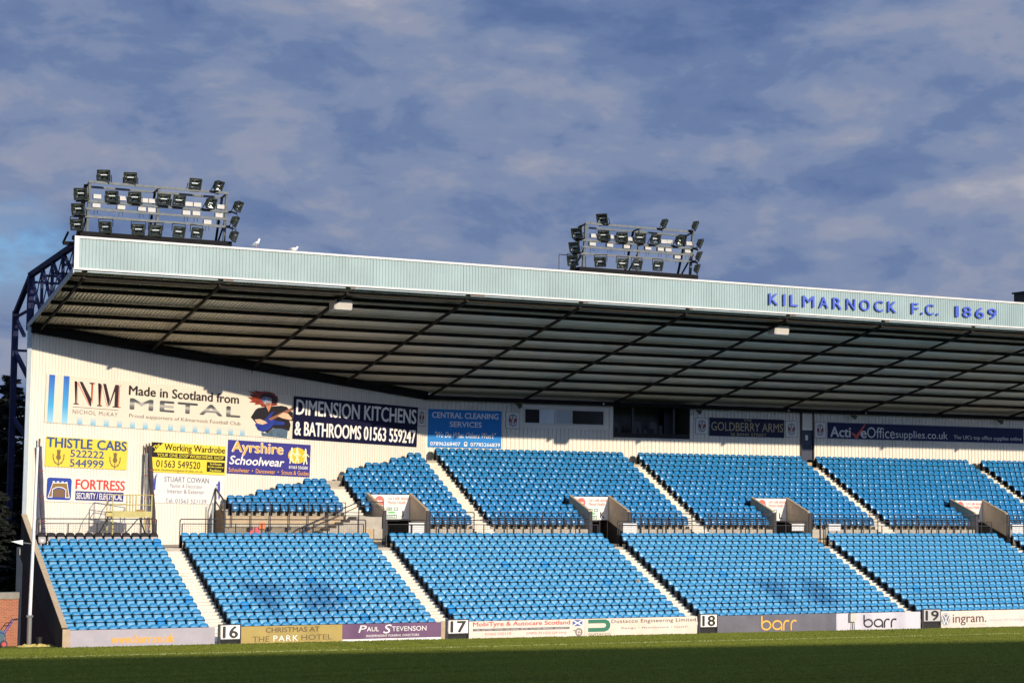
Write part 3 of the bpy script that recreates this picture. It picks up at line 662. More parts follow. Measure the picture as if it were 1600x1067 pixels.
# -- Fortress
s = sign('advertising_sign', 'white sign with brown castle gate emblem on blue, below the yellow thistle sign', 'diag', .98, 6.47, 5.4, 1.36, mat('white sheet', (.77, .71, .60), .5, var=.05), SL)
A(s, [rounded(.25, 1.78, .11, 1.25, .14)], pc(42, 66, 150), 'emblem_field')
A(s, [[(.33, .22), (.60, 1.0), (.60, 1.07), (.72, 1.07), (.72, 1.0), (.86, 1.0), (.86, 1.07), (1.0, 1.07), (1.0, 1.0), (1.14, 1.0), (1.14, 1.07), (1.28, 1.07), (1.28, 1.0), (1.5, 1.07), (1.70, .22), (1.42, .22), (1.42, .62), (1.25, .72), (1.0, .75), (.8, .72), (.63, .62), (.63, .22)]], pc(238, 232, 222), 'castle_outline', .010)
A(s, [[(.38, .26), (.62, .96), (1.48, .98), (1.65, .26), (1.46, .26), (1.46, .65), (1.25, .76), (1.0, .79), (.8, .76), (.59, .65), (.59, .26)]], pc(140, 110, 55), 'castle', .012)
A(s, [[(.67, .24), (.67, .60), (.85, .68), (1.2, .68), (1.38, .60), (1.38, .24)]], pc(120, 92, 66), 'castle_gate', .013)
T(s, 'FORTRESS', 2.05, 5.2, .70, 1.22, pc(222, 62, 52), .03); A(s, [rect(2.05, 5.15, .12, .60)], pc(38, 36, 110), 'band'); T(s, 'SECURITY / ELECTRICAL', 2.12, 5.08, .20, .52, p_white, .014, z=.012)
# -- Working Wardrobe
W_, H_ = 5.24, 1.63
s = sign('advertising_sign', 'yellow sign with black bands and corner, right of leaning poles', 'diag', 7.9, 8.1, W_, H_, mat('yellow vinyl', (.83, .63, .05), .45, var=.05), SL)
pk = pc(30, 20, 18); py_ = pc(246, 220, 70)
A(s, [rect(.02, W_-.02, .50*H_, .665*H_), rect(.745*W_, .99*W_, .09*H_, .43*H_), [(.01, H_-.01), (.15*W_, H_-.01), (.01, .60*H_)]], pk, 'band')
T(s, 'Working Wardrobe', .17*W_, .985*W_, .68*H_, .965*H_, pk, .02); T(s, 'YOUR ONE STOP WORKWEAR SHOP', .075*W_, .97*W_, .53*H_, .635*H_, py_, .012, z=.012)
T(s, '01563 549520', .07*W_, .655*W_, .17*H_, .41*H_, pk, .01); T(s, 'www.theworkingwardrobe.co.uk', .015*W_, .695*W_, .015*H_, .13*H_, pk, 0)
for i, q in enumerate(('In-House', 'Embroidery', 'Facilities')): T(s, q, (.79 if i != 1 else .76)*W_, (.945 if i != 1 else .975)*W_, (.33-.11*i)*H_, (.41-.11*i)*H_, py_, .02, z=.012)
T(s, 'The', .02*W_, .105*W_, .79*H_, .93*H_, py_, .02, z=.012, rot=.62)
# -- Ayrshire
W_, H_ = 6.3, 1.9
s = sign('advertising_sign', 'purple-blue sign with orange and white lettering and a yellow disc of figures', 'diag', 13.3, 8.1, W_, H_, mat('purple blue sheet', (.050, .042, .25), .4, var=.2, vscale=.8), SL)
po = pc(250, 170, 60)
T(s, 'Ayrshire', .045*W_, .655*W_, .555*H_, .965*H_, p_white, .055, z=.007); T(s, 'Ayrshire', .05*W_, .65*W_, .565*H_, .955*H_, po, .02, z=.011)
T(s, 'Schoolwear', .02*W_, .675*W_, .275*H_, .53*H_, p_white, .03, shear=.2); T(s, 'Schoolwear  •  Dancewear  •  Scouts & Guides', .015*W_, .985*W_, .045*H_, .175*H_, po, .004)
A(s, [ell(.835*W_, .645*H_, .115*W_, .245*H_)], pc(244, 186, 50), 'disc')
fig = []
for cx, h, ln in ((.765, .85, -.10), (.83, .86, .06), (.935, .84, .05)):
    x = cx*W_; y = h*H_
    fig += [ell(x, y, .06, .08, 10)]+stroke([(x, y-.08), (x+ln*.5, y-.45)], .16)+stroke([(x+ln*.5, y-.45), (x-.12, y-.85)], .09)+stroke([(x+ln*.5, y-.45), (x+.14, y-.82)], .09)+stroke([(x, y-.18), (x+.28, y-.40)], .06)+stroke([(x, y-.18), (x-.2, y-.42)], .06)
A(s, fig, pc(252, 236, 190), 'figures', .012); T(s, '01563 556200', .735*W_, .97*W_, .235*H_, .325*H_, p_white, .02, z=.012)
# -- Stuart Cowan
W_, H_ = 5.05, 1.62
s = sign('advertising_sign', 'white sign with grey lettering and blue painter figures, below the black-banded sign', 'diag', 8.05, 6.43, W_, H_, mat('white vinyl', (.78, .74, .67), .5, var=.04), SL)
pg = pc(122, 120, 140)
T(s, 'STUART COWAN', .155*W_, .775*W_, .72*H_, .90*H_, pg, .012); T(s, 'Painter & Decorator', .235*W_, .69*W_, .53*H_, .66*H_, pg, 0); T(s, 'Interior & Exterior', .205*W_, .715*W_, .335*H_, .48*H_, pg, .005); T(s, 'Tel: 01563 521139', .18*W_, .75*W_, .015*H_, .155*H_, pg, .005)
f = []
x, y = .92*W_, .55*H_
f += [ell(x, y+.38, .06, .07, 10)]+stroke([(x, y+.3), (x+.02, y-.05)], .17)+stroke([(x+.02, y-.05), (x+.05, y-.55)], .11)+stroke([(x, y+.25), (x-.18, y+.2)], .07)+stroke([(.025*W_, .45*H_), (.03*W_, .8*H_)], .14)+[ell(.035*W_, .87*H_, .06, .07, 10)]+stroke([(.03*W_, .78*H_), (.055*W_, .98*H_)], .05)
A(s, f, pc(70, 80, 165), 'painter')
A(s, stroke([(x-.14, y+.28), (x-.40, y-.60)], .035)+stroke([(x-.08, y+.28), (x-.12, y-.60)], .035), pc(130, 130, 140), 'ladder')

# -- rear wall
s = sign('advertising_sign', 'blue sign with pale capitals and two phone numbers, left end of rear wall', 'rear', 8.14, 9.98, 5.16, 2.4, mat('blue sheet', (.012, .21, .58), .5, var=.08, spec=.2), 0)
pw = pc(225, 225, 225); W_, H_ = 5.16, 2.4
T(s, 'CENTRAL CLEANING', .05*W_, .955*W_, .775*H_, .925*H_, pw, .025); T(s, 'SERVICES', .29*W_, .725*W_, .545*H_, .685*H_, pw, .025)
T(s, '"We Do What Others Won\'t"', .09*W_, .925*W_, .26*H_, .41*H_, p_white, .012, shear=.35); T(s, '07896268407', .03*W_, .435*W_, .045*H_, .14*H_, p_white, .012); T(s, '07785266839', .575*W_, .98*W_, .045*H_, .14*H_, p_white, .012)
A(s, [rounded(.487*W_, .53*W_, .04*H_, .155*H_, .04)], p_white, 'phone_symbol'); A(s, [rect(.495*W_, .522*W_, .09*H_, .135*H_)], pc(20, 70, 130), 'phone_screen', .011)
def crest(label, plane, u, z, W, H, slope=0):
    s = sign('club_crest', label, plane, u, z, W, H, mat('crest white', (.68, .66, .62), .5), slope, group='club crest panels along the walls', cat='crest')
    A(s, [[(0, 0), (W, 0), (W, .03), (0, .03)], [(0, H-.03), (W, H-.03), (W, H), (0, H)], rect(0, .03, .03, H-.03), rect(W-.03, W, .03, H-.03)], pc(120, 115, 105), 'border')
    cx, cy = W/2, H/2
    A(s, ring(cx, cy-.06, W*.33, .055, 12, 40, 140, ry=H*.38)+ring(cx, cy+.06, W*.33, .055, 12, 220, 320, ry=H*.38), pc(60, 55, 50), 'motto_scroll')
    A(s, [[(cx+sg*a*W, cy+b*H) for a, b in ((.08, -.18), (.16, -.2), (.17, -.06), (.24, -.16), (.30, -.02), (.27, .14), (.20, .16), (.12, .10), (.07, .02))] for sg in (-1, 1)], pc(128, 44, 38), 'squirrel')
    A(s, [ell(cx, cy-.03, W*.085, W*.085, 14)], pc(232, 228, 220), 'ball', .010)
    A(s, ring(cx, cy-.03, W*.085, .022, 14)+[ell(cx, cy-.03, W*.03, W*.03, 6)]+stroke([(cx-.02, cy+.08), (cx, cy+.30)], .05)+stroke([(cx-.07, cy+.2), (cx+.05, cy+.27)], .03)+stroke([(cx-.1, cy-.25), (cx+.08, cy-.18)], .03), pc(50, 46, 46), 'ball_outline', .012)
crest('white crest panel with red squirrels in the wall corner beside the navy sign', 'diag', 28.62, 11.27, .74, 1.12, SL)
crest('white squirrel crest panel between the blue sign and the control room window', 'rear', 13.6, 11.27, 1.02, 1.1)
crest('white squirrel crest panel just right of the dark press gallery opening', 'rear', 27.98, 11.26, 1.04, 1.12)
crest('white squirrel crest panel just left of the navy door', 'rear', 35.32, 11.22, 1.04, 1.14)
crest('white squirrel crest panel just right of the navy door', 'rear', 37.80, 11.22, .96, 1.12)
W_, H_ = 6.1, 1.25
s = sign('advertising_sign', 'dark navy pub sign with thin gold capitals between two crest panels', 'rear', 29.12, 11.17, W_, H_, mat('pub navy', (.011, .012, .05), .5, var=.2, spec=.15), 0)
pgd = pc(178, 160, 112)
T(s, 'THE', .45*W_, .56*W_, .84*H_, .97*H_, pgd, 0); T(s, 'GOLDBERRY ARMS', .02*W_, .985*W_, .30*H_, .77*H_, pgd, .004); T(s, '26 BANK STREET', .275*W_, .76*W_, .04*H_, .20*H_, pgd, 0)
W_, H_ = 17.8, 1.17
s = sign('advertising_sign', 'very long dark blue sign with a red tick among pale letters, right of navy door', 'rear', 38.94, 11.2, W_, H_, mat('dark blue sheet', (.010, .015, .075), .5, var=.2, spec=.15), 0)
A(s, [rect(0, W_, 0, .035), rect(0, W_, H_-.035, H_)], pc(150, 150, 150), 'border')
pw2 = pc(205, 205, 200)
T(s, 'Acti', .22, 1.95, .14, .85, pw2, .03); A(s, [[(2.0, .45), (2.2, .45), (2.45, .30), (3.2, 1.12), (3.28, 1.08), (2.55, .08), (2.4, .08)]], pc(214, 70, 36), 'tick', .012)
T(s, 'e', 2.85, 3.33, .12, .62, pw2, .03, z=.014); T(s, 'Office', 3.4, 5.85, .13, .90, pw2, 0); T(s, 'supplies.co.uk', 5.93, 10.65, .02, .72, pw2, 0); T(s, "The UK's top office supplies online", 11.2, 17.6, .14, .52, pw2, 0)
# -- lettering on the fascia (separate raised letters)
m_let = mat('royal blue letters', (.035, .085, .46), .4)
for word, lab, x0, x1 in (('KILMARNOCK', 'row of raised royal blue capitals on the fascia, the longest word', 20.13, 29.16), ('F.C.', 'two raised royal blue capitals with full stops in middle of fascia lettering', 30.22, 32.27), ('1869', 'raised royal blue four-figure year at right end of fascia lettering', 33.51, 36.70)):
    h = thing('raised_lettering', lab, 'lettering', (x0, YF-.13, 18.0), None, (R(90), 0, 0))
    wd = {'I': .30, '1': .40, 'M': 1.25, 'O': 1.12, 'F': .85, '.': .30, 'L': .85}
    ws = [wd.get(c, 1.0) for c in word]; gap = .42 if word != 'F.C.' else .22; u = (x1-x0)/(sum(ws)+gap*(len(word)-1)); x = 0
    for c, q in zip(word, ws):
        hh = .12 if c == '.' else .64
        T(h, c, x+.03, x+q*u-.03, 0, hh, m_let, .012, z=0, depth=.06, name='letter'); x += (q+gap)*u

# -- vomitory signs
p_cor = pc(228, 96, 80); p_grn = pc(24, 120, 84)
for a, b, letter in VOM:
    W_, H_ = b-a-.04, 1.42
    s = sign('exit_sign', 'white exit board with coral disc and black letter %s above its stairway opening' % letter, 'rear', a+.02, 5.56, W_, H_, mat('exit board white', (.78, .74, .67), .5), 0, y=YV-.045, group='exit boards over the four tunnel openings')
    A(s, [ell(.24*W_, .74*H_, .30, .30)], p_cor, 'disc'); A(s, [rect(.17*W_, .31*W_, .72*H_, .76*H_)], p_white, 'disc_bar', .011)
    T(s, "Let's talk about", .45*W_, .97*W_, .79*H_, .93*H_, p_cor, .004); T(s, 'Mental Health', .45*W_, .90*W_, .62*H_, .75*H_, p_cor, .004)
    A(s, [rect(.45*W_, .8*W_, .575*H_, .585*H_)], pc(190, 170, 160), 'rule')
    def frame(x0, x1, y0, y1): return stroke([(x0*W_, y0*H_), (x1*W_, y0*H_), (x1*W_, y1*H_), (x0*W_, y1*H_), (x0*W_, y0*H_)], .04)
    A(s, frame(.43, .55, .37, .47)+frame(.61, .70, .37, .47)+[rect(.46*W_, .52*W_, .40*H_, .44*H_)], p_grn, 'pictogram')
    A(s, [rect(.46*W_, .63*W_, .24*H_, .31*H_)], pc(70, 180, 90), 'green_tab')
    A(s, frame(.44, .68, .05, .17), p_grn, 'exit_border'); T(s, 'EXIT', .475*W_, .645*W_, .072*H_, .148*H_, p_grn, .02)
    T(s, letter, .78*W_, .78*W_+(.17 if letter in 'JL' else .28), .09*H_, .34*H_, p_black, .04)

# -- perimeter boards
YB = -11.09; ZB = -.22; HB = .873-ZB
def board(label, x0, x1, m, top=.873):
    s = sign('advertising_board', label, 'rear', x0, ZB, x1-x0, top-ZB, m, 0, y=YB, th=.05)
    s['x0'] = x0; del s['x0']; return s
def B(s, x0, t, a, b, z0, z1, m, **k): return T(s, t, a-x0, b-x0, z0-ZB, z1-ZB, m, **k)
m_ban = mat('pale lilac banner', (.41, .37, .395), .45, var=.16, vscale=1.2, bump=.25, bscale=1.5)
s = board('pale lilac banner with orange web address, leftmost along the pitch edge', -19.98, -13.27, m_ban)
B(s, -19.98, 'www.barr.co.uk', -18.12, -15.2, .25, .61, pc(236, 160, 66), bold=.04)
m_gold = mat('gold board', (.45, .32, .075), .4, var=.25, vscale=1.0)
s = board('gold board with brown and white hotel lettering, right of sign 16', -12.0, -6.96, m_gold)
pbr = pc(96, 76, 40)
B(s, -12, 'CHRISTMAS AT', -10.8, -8.13, .57, .80, pbr, bold=.02); B(s, -12, 'THE', -11.44, -10.62, .14, .40, pbr, bold=0); B(s, -12, 'PARK', -10.42, -9.19, .16, .42, p_white, bold=.005, space=1.2); B(s, -12, 'HOTEL', -9.03, -7.49, .18, .43, pbr, bold=0)
m_pur = mat('purple board', (.16, .065, .15), .4, var=.25, vscale=.9)
s = board('purple board with white script lettering, left of sign 17', -6.95, -1.79, m_pur)
B(s, -6.95, 'P', -6.14, -5.72, .46, .80, p_white, bold=.008, shear=.2); B(s, -6.95, 'AUL', -5.7, -5.08, .51, .72, p_white, bold=.005); B(s, -6.95, 'S', -4.85, -4.42, .40, .82, p_white, bold=.008, shear=.25); B(s, -6.95, 'TEVENSON', -4.4, -2.58, .49, .72, p_white, bold=.005)
B(s, -6.95, 'INDEPENDENT FUNERAL DIRECTORS', -5.73, -2.97, .24, .345, p_white, bold=.006)
A(s, [rect(0, 5.16, .0, .155-ZB)], p_white, 'white_strip', .004); B(s, -6.95, 'www.funeral-scotland.co.uk', -5.4, -2.5, .0, .13, p_black, bold=.01, z=.010)
MB().box(-1.785, -1.56, YB, YB+.06, ZB, .90).build('board_pier', m_cap, ST)
m_wb = mat('white board', (.76, .69, .60), .45, var=.12, vscale=1.0, col2=(.70, .56, .44))
s = board('white board with red lettering and a small blue saltire flag, right of sign 17', -.28, 6.22, m_wb); x0 = -.28
B(s, x0, 'MobiTyre & Autocare Scotland', -.06, 5.37, .56, .83, pc(206, 60, 48), bold=.02)
A(s, [rect(.22, 5.62, .39-ZB, .50-ZB)], pc(70, 60, 60), 'band'); B(s, x0, 'TYRES • BATTERIES • SHOCKS • COIL SPRINGS • BRAKES • CLUTCHES • SERVICING • DIAGNOSTICS', 0, 5.28, .415, .475, p_white, bold=.0, z=.012)
B(s, x0, '01563 532119', .6, 2.03, .17, .30, pc(196, 110, 96), bold=.01); B(s, x0, '07895 751522 (24 Hrs)', 2.9, 5.15, .13, .28, pc(196, 110, 96), bold=.01)
A(s, [rect(5.8, 6.36, .53-ZB, .83-ZB)], pc(70, 90, 160), 'flag'); A(s, stroke([(5.82, .55-ZB), (6.34, .81-ZB)], .06)+stroke([(5.82, .81-ZB), (6.34, .55-ZB)], .06), p_white, 'saltire', .011)
A(s, ring(6.16, .22-ZB, .17, .07)+stroke([(6.0, .24-ZB), (6.32, .2-ZB)], .03)+stroke([(6.16, .08-ZB), (6.17, .36-ZB)], .03)+[[(5.84, .33-ZB), (6.05, .32-ZB), (6.02, .25-ZB), (5.86, .29-ZB)]], pc(130, 120, 112), 'wheel_symbol')
s = board('white board with a green folded strip emblem and grey lettering, left of sign 18', 6.23, 12.93, mat('white board two', (.77, .69, .58), .45, var=.16, vscale=.7, col2=(.72, .54, .40))); x0 = 6.23
A(s, [[(.19, .64-ZB), (1.10, .64-ZB), (1.20, .61-ZB), (1.24, .53-ZB), (1.2, .45-ZB), (1.10, .41-ZB), (.19, .41-ZB), (.19, .21-ZB), (1.15, .21-ZB), (1.35, .28-ZB), (1.47, .42-ZB), (1.48, .60-ZB), (1.38, .76-ZB), (1.2, .83-ZB), (.19, .83-ZB)]], pc(30, 112, 84), 'emblem')
B(s, x0, 'Dustacco Engineering Limited', 7.78, 12.85, .57, .81, pc(72, 66, 62), bold=.006, space=1.1); B(s, x0, 'Design • Manufacture • Install', 8.37, 12.31, .29, .41, pc(96, 88, 82), bold=.01, space=1.25); B(s, x0, 'DUSTACCO', 6.45, 7.73, .03, .14, pc(96, 110, 100), bold=.012)
m_slate = mat('slate grey banner', (.165, .155, .175), .4, var=.35, vscale=.7, bump=.3, bscale=1.2)
s = board('slate grey banner with orange lower-case lettering, right of sign 18', 14.2, 21.83, m_slate)
def barr(s, a, b, z0, z1, m):
    W = b-a; x = a; r = .155*W*.92; h = z1-z0; wd = .085; cy = z0+h*.36; ry = h*.36-wd/2; rx = W*.125
    P_ = ring(x+rx, cy, rx, wd, 22, ry=ry)+stroke([(x, cy), (x, z1)], wd)
    x2 = x+W*.31; P_ += ring(x2+rx, cy, rx, wd, 22, ry=ry)+stroke([(x2+2*rx, cy), (x2+2*rx, z0)], wd)
    for x3 in (x+W*.62, x+W*.83): P_ += stroke([(x3, z0), (x3, cy)], wd)+ring(x3+rx*.75, cy, rx*.75, wd, 12, 60, 180, ry=ry)
    A(s, P_, m, 'lettering')
barr(s, 16.98-14.2, 19.24-14.2, .05-ZB, .79-ZB, pc(248, 176, 70))
s = board('pale banner with dark lower-case lettering, left of sign 19', 21.84, 27.58, mat('pale banner', (.66, .61, .63), .45, var=.10, vscale=1.0, bump=.2, bscale=1.5), .86)
barr(s, 23.70-21.84, 25.94-21.84, .05-ZB, .72-ZB, pc(40, 26, 34))
s = board('cream board with a round car emblem and brown lettering, right of sign 19', 29.02, 41.6, m_wb, .855); x0 = 29.02
cx, cy = .34, .385-ZB
A(s, [ell(cx, cy, .33, .36)], pc(120, 124, 135), 'emblem_field'); A(s, ring(cx, cy, .285, .03, 28, ry=.315)+stroke([(cx-.16, cy+.25), (cx, cy+.03), (cx+.16, cy+.25)], .045)+stroke([(cx-.24, cy+.12), (cx-.11, cy-.24), (cx, cy+.0), (cx+.11, cy-.24), (cx+.24, cy+.12)], .045), p_white, 'emblem', .012)
B(s, x0, 'ingram.', 29.86, 32.27, .04, .66, pc(92, 62, 56), bold=.01); B(s, x0, 'www.driveingram.com', 32.46, 36.6, .20, .37, pc(176, 170, 176), bold=0); B(s, x0, 'drive away smiling', 30.93, 32.23, .02, .11, pc(206, 186, 170), bold=0)
for x0, x1, num, gap_col in ((-13.13, -12.03, '16', 0), (-1.55, -.31, '17', 0), (12.98, 14.16, '18', 0), (27.64, 28.98, '19', 1)):
    s = thing('number_sign', 'black-framed section sign with a white panel reading %s among the pitch boards' % num, 'number sign', (x0, YB, 0), 'section number signs')
    W_ = x1-x0; px0, px1 = .13, W_-.06
    fr = MB().box(0, .10, -.06, .02, -.2, 1.0).box(W_-.05, W_, -.06, .02, -.2, 1.0).box(.10, W_-.05, -.055, .015, .955, 1.0).box(.1, W_-.05, -.05, .01, .26, .31).build('frame', m_rail, s)
    pn = MB().box(px0, px1, -.07, -.02, .32, .95).build('panel', p_white if num != '19' else pc(190, 186, 180), s)
    t = T(pn, num, px0+.10*W_, px1-.10*W_, .37, .90, p_black, bold=.04); t.rotation_euler = (R(90), 0, 0); t.location = (0, -.072, 0)
    MB().box(.10, W_-.05, .03, .08, -.2, .26).build('back_panel', m_dark, s)

# ------------------------------------------------------------------ railings
def mesh_rail(label, x0, x1, y, z0, z1, wires=True, group='mesh guard rails along the middle walkway'):
    t = thing('guard_rail', label, 'railing', (x0, y, z0), group); W = x1-x0; H = z1-z0
    mb = MB(); mb.path([(0, 0, 0), (0, 0, H-.06), (.06, 0, H), (W-.06, 0, H), (W, 0, H-.06), (W, 0, 0)], .032)
    mb.tube((.12, 0, H-.24), (W-.12, 0, H-.24), .026); mb.tube((.12, 0, .25), (W-.12, 0, .25), .015)
    n = max(2, round(W/1.55))
    for i in range(n+1):
        x = .12+(W-.24)*i/n; mb.tube((x, 0, 0), (x, 0, H-.24), .034)
    mb.build('frame', m_rail, t)
    if wires:
        mb = MB(); k = int(W/.115)
        for i in range(1, k): mb.bar((i*W/k, 0, .25), (i*W/k, 0, H-.25), .007)
        for j in range(1, 8): mb.bar((.12, 0, .25+j*(H-.5)/8), (W-.12, 0, .25+j*(H-.5)/8), .007)
        mb.build('wire_mesh', m_wire, t)
RL = [(-19.1, -12.9, 'behind the black seats'), (-11.64, -1.2, 'above the block beside sign 16'), (-.02, 13.45, 'above the block beside sign 17'), (14.66, 28.06, 'above the block beside sign 18'), (29.3, 42.6, 'above the block beside sign 19'), (43.9, 50, 'at the far right edge of the walkway')]
for a, b, q in RL: mesh_rail('grey wire mesh guard rail '+q, a, b, .42, FL, 5.62)
UR = [(4.2, 7.0, 'right of tunnel J'), (8.35, 14.65, 'between white aisle and tunnel K'), (17.6, 21.9, 'right of tunnel K'), (23.1, 27.95, 'between white aisle and tunnel L'), (30.9, 36.1, 'right of tunnel L'), (37.4, 44.2, 'between white aisle and tunnel M'), (47.15, 50.8, 'right of tunnel M')]
for a, b, q in UR:
    t = thing('guard_rail', 'dark tubular guard rail before the upper front row, '+q, 'railing', (a, YP-.10, FL), 'tubular guard rails before the upper tier'); W = b-a
    mb = MB(); mb.path([(0, 0, 0), (0, 0, 1.82), (.06, 0, 1.88), (W-.06, 0, 1.88), (W, 0, 1.82), (W, 0, 0)], .034); mb.tube((0, 0, 1.58), (W, 0, 1.58), .026); mb.tube((0, 0, 1.30), (W, 0, 1.30), .026)
    n = max(2, round(W/.62))
    for i in range(1, n): mb.tube((i*W/n, 0, .0), (i*W/n, 0, 1.88 if i % 2 else 1.58), .032); mb.box(i*W/n-.06, i*W/n+.06, -.03, .1, .0, .12)
    mb.build('frame', m_rail, t)
    mb = MB(); k = int(W/.48)
    for i in range(k): x = (i+.3)*W/k; mb.tube((x, .02, 1.30), (x, .02, 1.58), .012)
    mb.build('short_bar', m_rail, t)
t = thing('guard_rail', 'dark mesh guard rail in front of the small left seat block', 'railing', (-7.3, 5.12, 5.1)); mb = MB()
mb.path([(0, 0, 0), (0, 0, 1.4), (6.75, 0, 1.4), (6.75, 0, .4)], .026); mb.tube((0, 0, 1.15), (6.75, 0, 1.15), .018)
for i in range(1, 6): mb.tube((i*1.125, 0, -.1), (i*1.125, 0, 1.4), .028); mb.box(i*1.125-.09, i*1.125+.09, -.06, .06, -.16, .04)
mb.build('frame', m_rail, t); mb = MB()
for i in range(1, 56): mb.bar((i*.12, 0, .62), (i*.12, 0, 1.14), .006)
for j in range(5): mb.bar((0, 0, .62+j*.12), (6.75, 0, .62+j*.12), .006)
mb.build('wire_mesh', m_wire, t)
t = thing('handrail', 'sloping dark twin handrail of the side stair left of tunnel J', 'railing', (-3.95, 3.95, FL)); mb = MB()
mb.path([(0, 0, .86), (3.75, 0, 2.45), (5.25, 0, 2.45), (5.25, 0, 0)], .03); mb.path([(0, 0, .62), (3.75, 0, 2.18), (5.2, 0, 2.18)], .026)
mb.path([(-.02, 0, .86), (-.12, 0, .74), (-.02, 0, .62)], .026)
for x, z in ((.25, .92), (1.9, 1.62), (3.75, 2.42)): mb.tube((x, 0, 0), (x, 0, z), .032)
mb.build('frame', m_rail, t)
# raking guard at the left end of the small block
t = thing('side_guard', 'dark raking guard at the left end of the small seat block', 'railing', (-7.72, 5.1, FL)); mb = MB()
mb.bar((0, 0, 2.35), (0, 1.75, 3.1), .07); mb.bar((0, 0, 0), (0, 0, 2.35), .07); mb.bar((0, 1.75, 0), (0, 1.75, 3.1), .07); mb.bar((0, .0, 1.6), (0, 1.75, 2.4), .05); mb.build('frame', m_rail, t)
MB().box(-.015, .015, .04, 1.71, .02, 1.9).build('panel', mat('brown board', (.16, .11, .065), .8, var=.3), t)
MB().box(-.42, -.36, .9, 1.0, 0, 2.3).build('grey_post', m_flash, t)
for x, tn in ((1.42, 'J'), (15.08, 'K'), (27.0, 'L'), (29.75, 'X'), (44.4, 'M')):
    lb = {'X': 'white panel on the walkway rail right of tunnel L', 'L': 'white panel on the walkway rail in front of tunnel L'}.get(tn, 'white panel on the walkway rail below exit board '+tn)
    tag(MB().box(x, x+.92, .50, .53, 4.75 if tn not in 'LX' else 5.05, 5.47).build('rail_panel', m_white), lb, 'panel', 'white panels on the walkway rails')

# ------------------------------------------------------------------ floodlight rigs and lamps on the roof
def lamp_meshes():
    b = MB(); w, h, d = .30, .26, .24
    # body: tapered shell behind the rim
    b.add([(-w, 0, -h), (w, 0, -h), (w, 0, h), (-w, 0, h), (-w*.62, d, -h*.6), (w*.62, d, -h*.6), (w*.62, d, h*.6), (-w*.62, d, h*.6)], [(0, 1, 5, 4), (1, 2, 6, 5), (2, 3, 7, 6), (3, 0, 4, 7), (4, 5, 6, 7)])
    for x0, x1, z0, z1 in ((-w, w, h-.045, h+.02), (-w, w, -h-.02, -h+.045), (-w-.02, -w+.045, -h, h), (w-.045, w+.02, -h, h)): b.box(x0, x1, -.05, .012, z0, z1)
    rf = MB(); a = w-.05; c = h-.05
    rf.add([(-a, -.01, -c), (a, -.01, -c), (a, -.01, c), (-a, -.01, c), (-a*.45, d*.72, -c*.35), (a*.45, d*.72, -c*.35), (a*.45, d*.72, c*.35), (-a*.45, d*.72, c*.35)], [(0, 1, 5, 4), (1, 2, 6, 5), (2, 3, 7, 6), (3, 0, 4, 7), (4, 5, 6, 7)])
    bu = MB().tube((-.16, d*.35, 0), (.16, d*.35, 0), .03, 8)
    br = MB(); br.path([(-w-.05, .08, 0), (-w-.05, .16, -.36), (w+.05, .16, -.36), (w+.05, .08, 0)], .02); br.box(-.26, .26, .02, .30, -.42, -.37)
    br2 = MB(); br2.path([(-w-.05, .08, 0), (-w-.05, .16, .36), (w+.05, .16, .36), (w+.05, .08, 0)], .02)
    return b.mesh('housing', m_lampb), rf.mesh('reflector', m_refl), bu.mesh('bulb', m_lglass), br.mesh('bracket', m_steel), br2.mesh('bracket', m_steel)
LM = lamp_meshes()
def lamp(x, z, yaw, tilt, hang, label, y=-6.25):
    t = thing('floodlight', label, 'floodlight', (x, y, z), 'floodlights on the two roof rigs', (R(tilt), 0, R(yaw)))
    for nm, me in (('housing', LM[0]), ('reflector', LM[1]), ('bulb', LM[2]), ('bracket', LM[4] if hang else LM[3])):
        o = bpy.data.objects.new(nm, me); COL.objects.link(o); o.parent = t
L1 = {'top': [(-17.86, 22.27, -22), (-16.55, 22.26, -18), (-13.29, 22.24, 2), (-12.06, 22.22, 42)],
      'second': [(-18.95, 21.29, -26), (-17.43, 21.28, -22), (-16.31, 21.31, -18), (-14.85, 21.34, -6), (-14.09, 21.34, 2), (-12.44, 21.32, 34), (-11.01, 21.28, 50)],
      'third': [(-19.05, 20.54, -28), (-11.15, 20.51, 62)],
      'bottom': [(-19.08, 19.78, -28), (-17.71, 19.76, -30), (-16.09, 19.76, -20), (-15.23, 19.77, -14), (-14.05, 19.79, 10), (-13.14, 19.8, 16), (-11.19, 19.76, 58)]}
L2 = {'top': [(9.73, 22.23, -50), (13.76, 22.23, 52), (15.8, 22.27, 56)],
      'second': [(8.17, 21.32, -52), (9.82, 21.31, -30), (10.97, 21.29, -22), (12.14, 21.34, -16), (13.14, 21.34, 12), (14.74, 21.35, 30), (16.12, 21.28, 55)],
      'third': [(8.03, 20.55, -54), (16.05, 20.56, 58)],
      'bottom': [(7.93, 19.79, -50), (9.64, 19.84, -38), (11.04, 19.83, -12), (11.96, 19.82, 4), (13.31, 19.84, 8), (15.93, 19.83, 56)]}
for side, LL in (('left', L1), ('right', L2)):
    for row, lst in LL.items():
        for i, (x, z, yw) in enumerate(lst):
            tilt = -22 if row != 'bottom' else -18
            lamp(x, z, yw, -tilt*1.0, row == 'bottom', '%s floodlight from the left on the %s row of the %s roof rig' % (ORD[i+1], row, side))
B1 = [(-18.08, 21.25), (-16.83, 21.26), (-15.73, 21.24), (-15.38, 21.24), (-13.51, 21.24), (-13.08, 21.24), (-11.88, 21.23), (-18.1, 20.83), (-16.88, 20.83), (-15.85, 20.83), (-15.37, 20.81), (-13.61, 20.81), (-13.11, 20.82), (-11.94, 20.81), (-12.51, 20.43)]
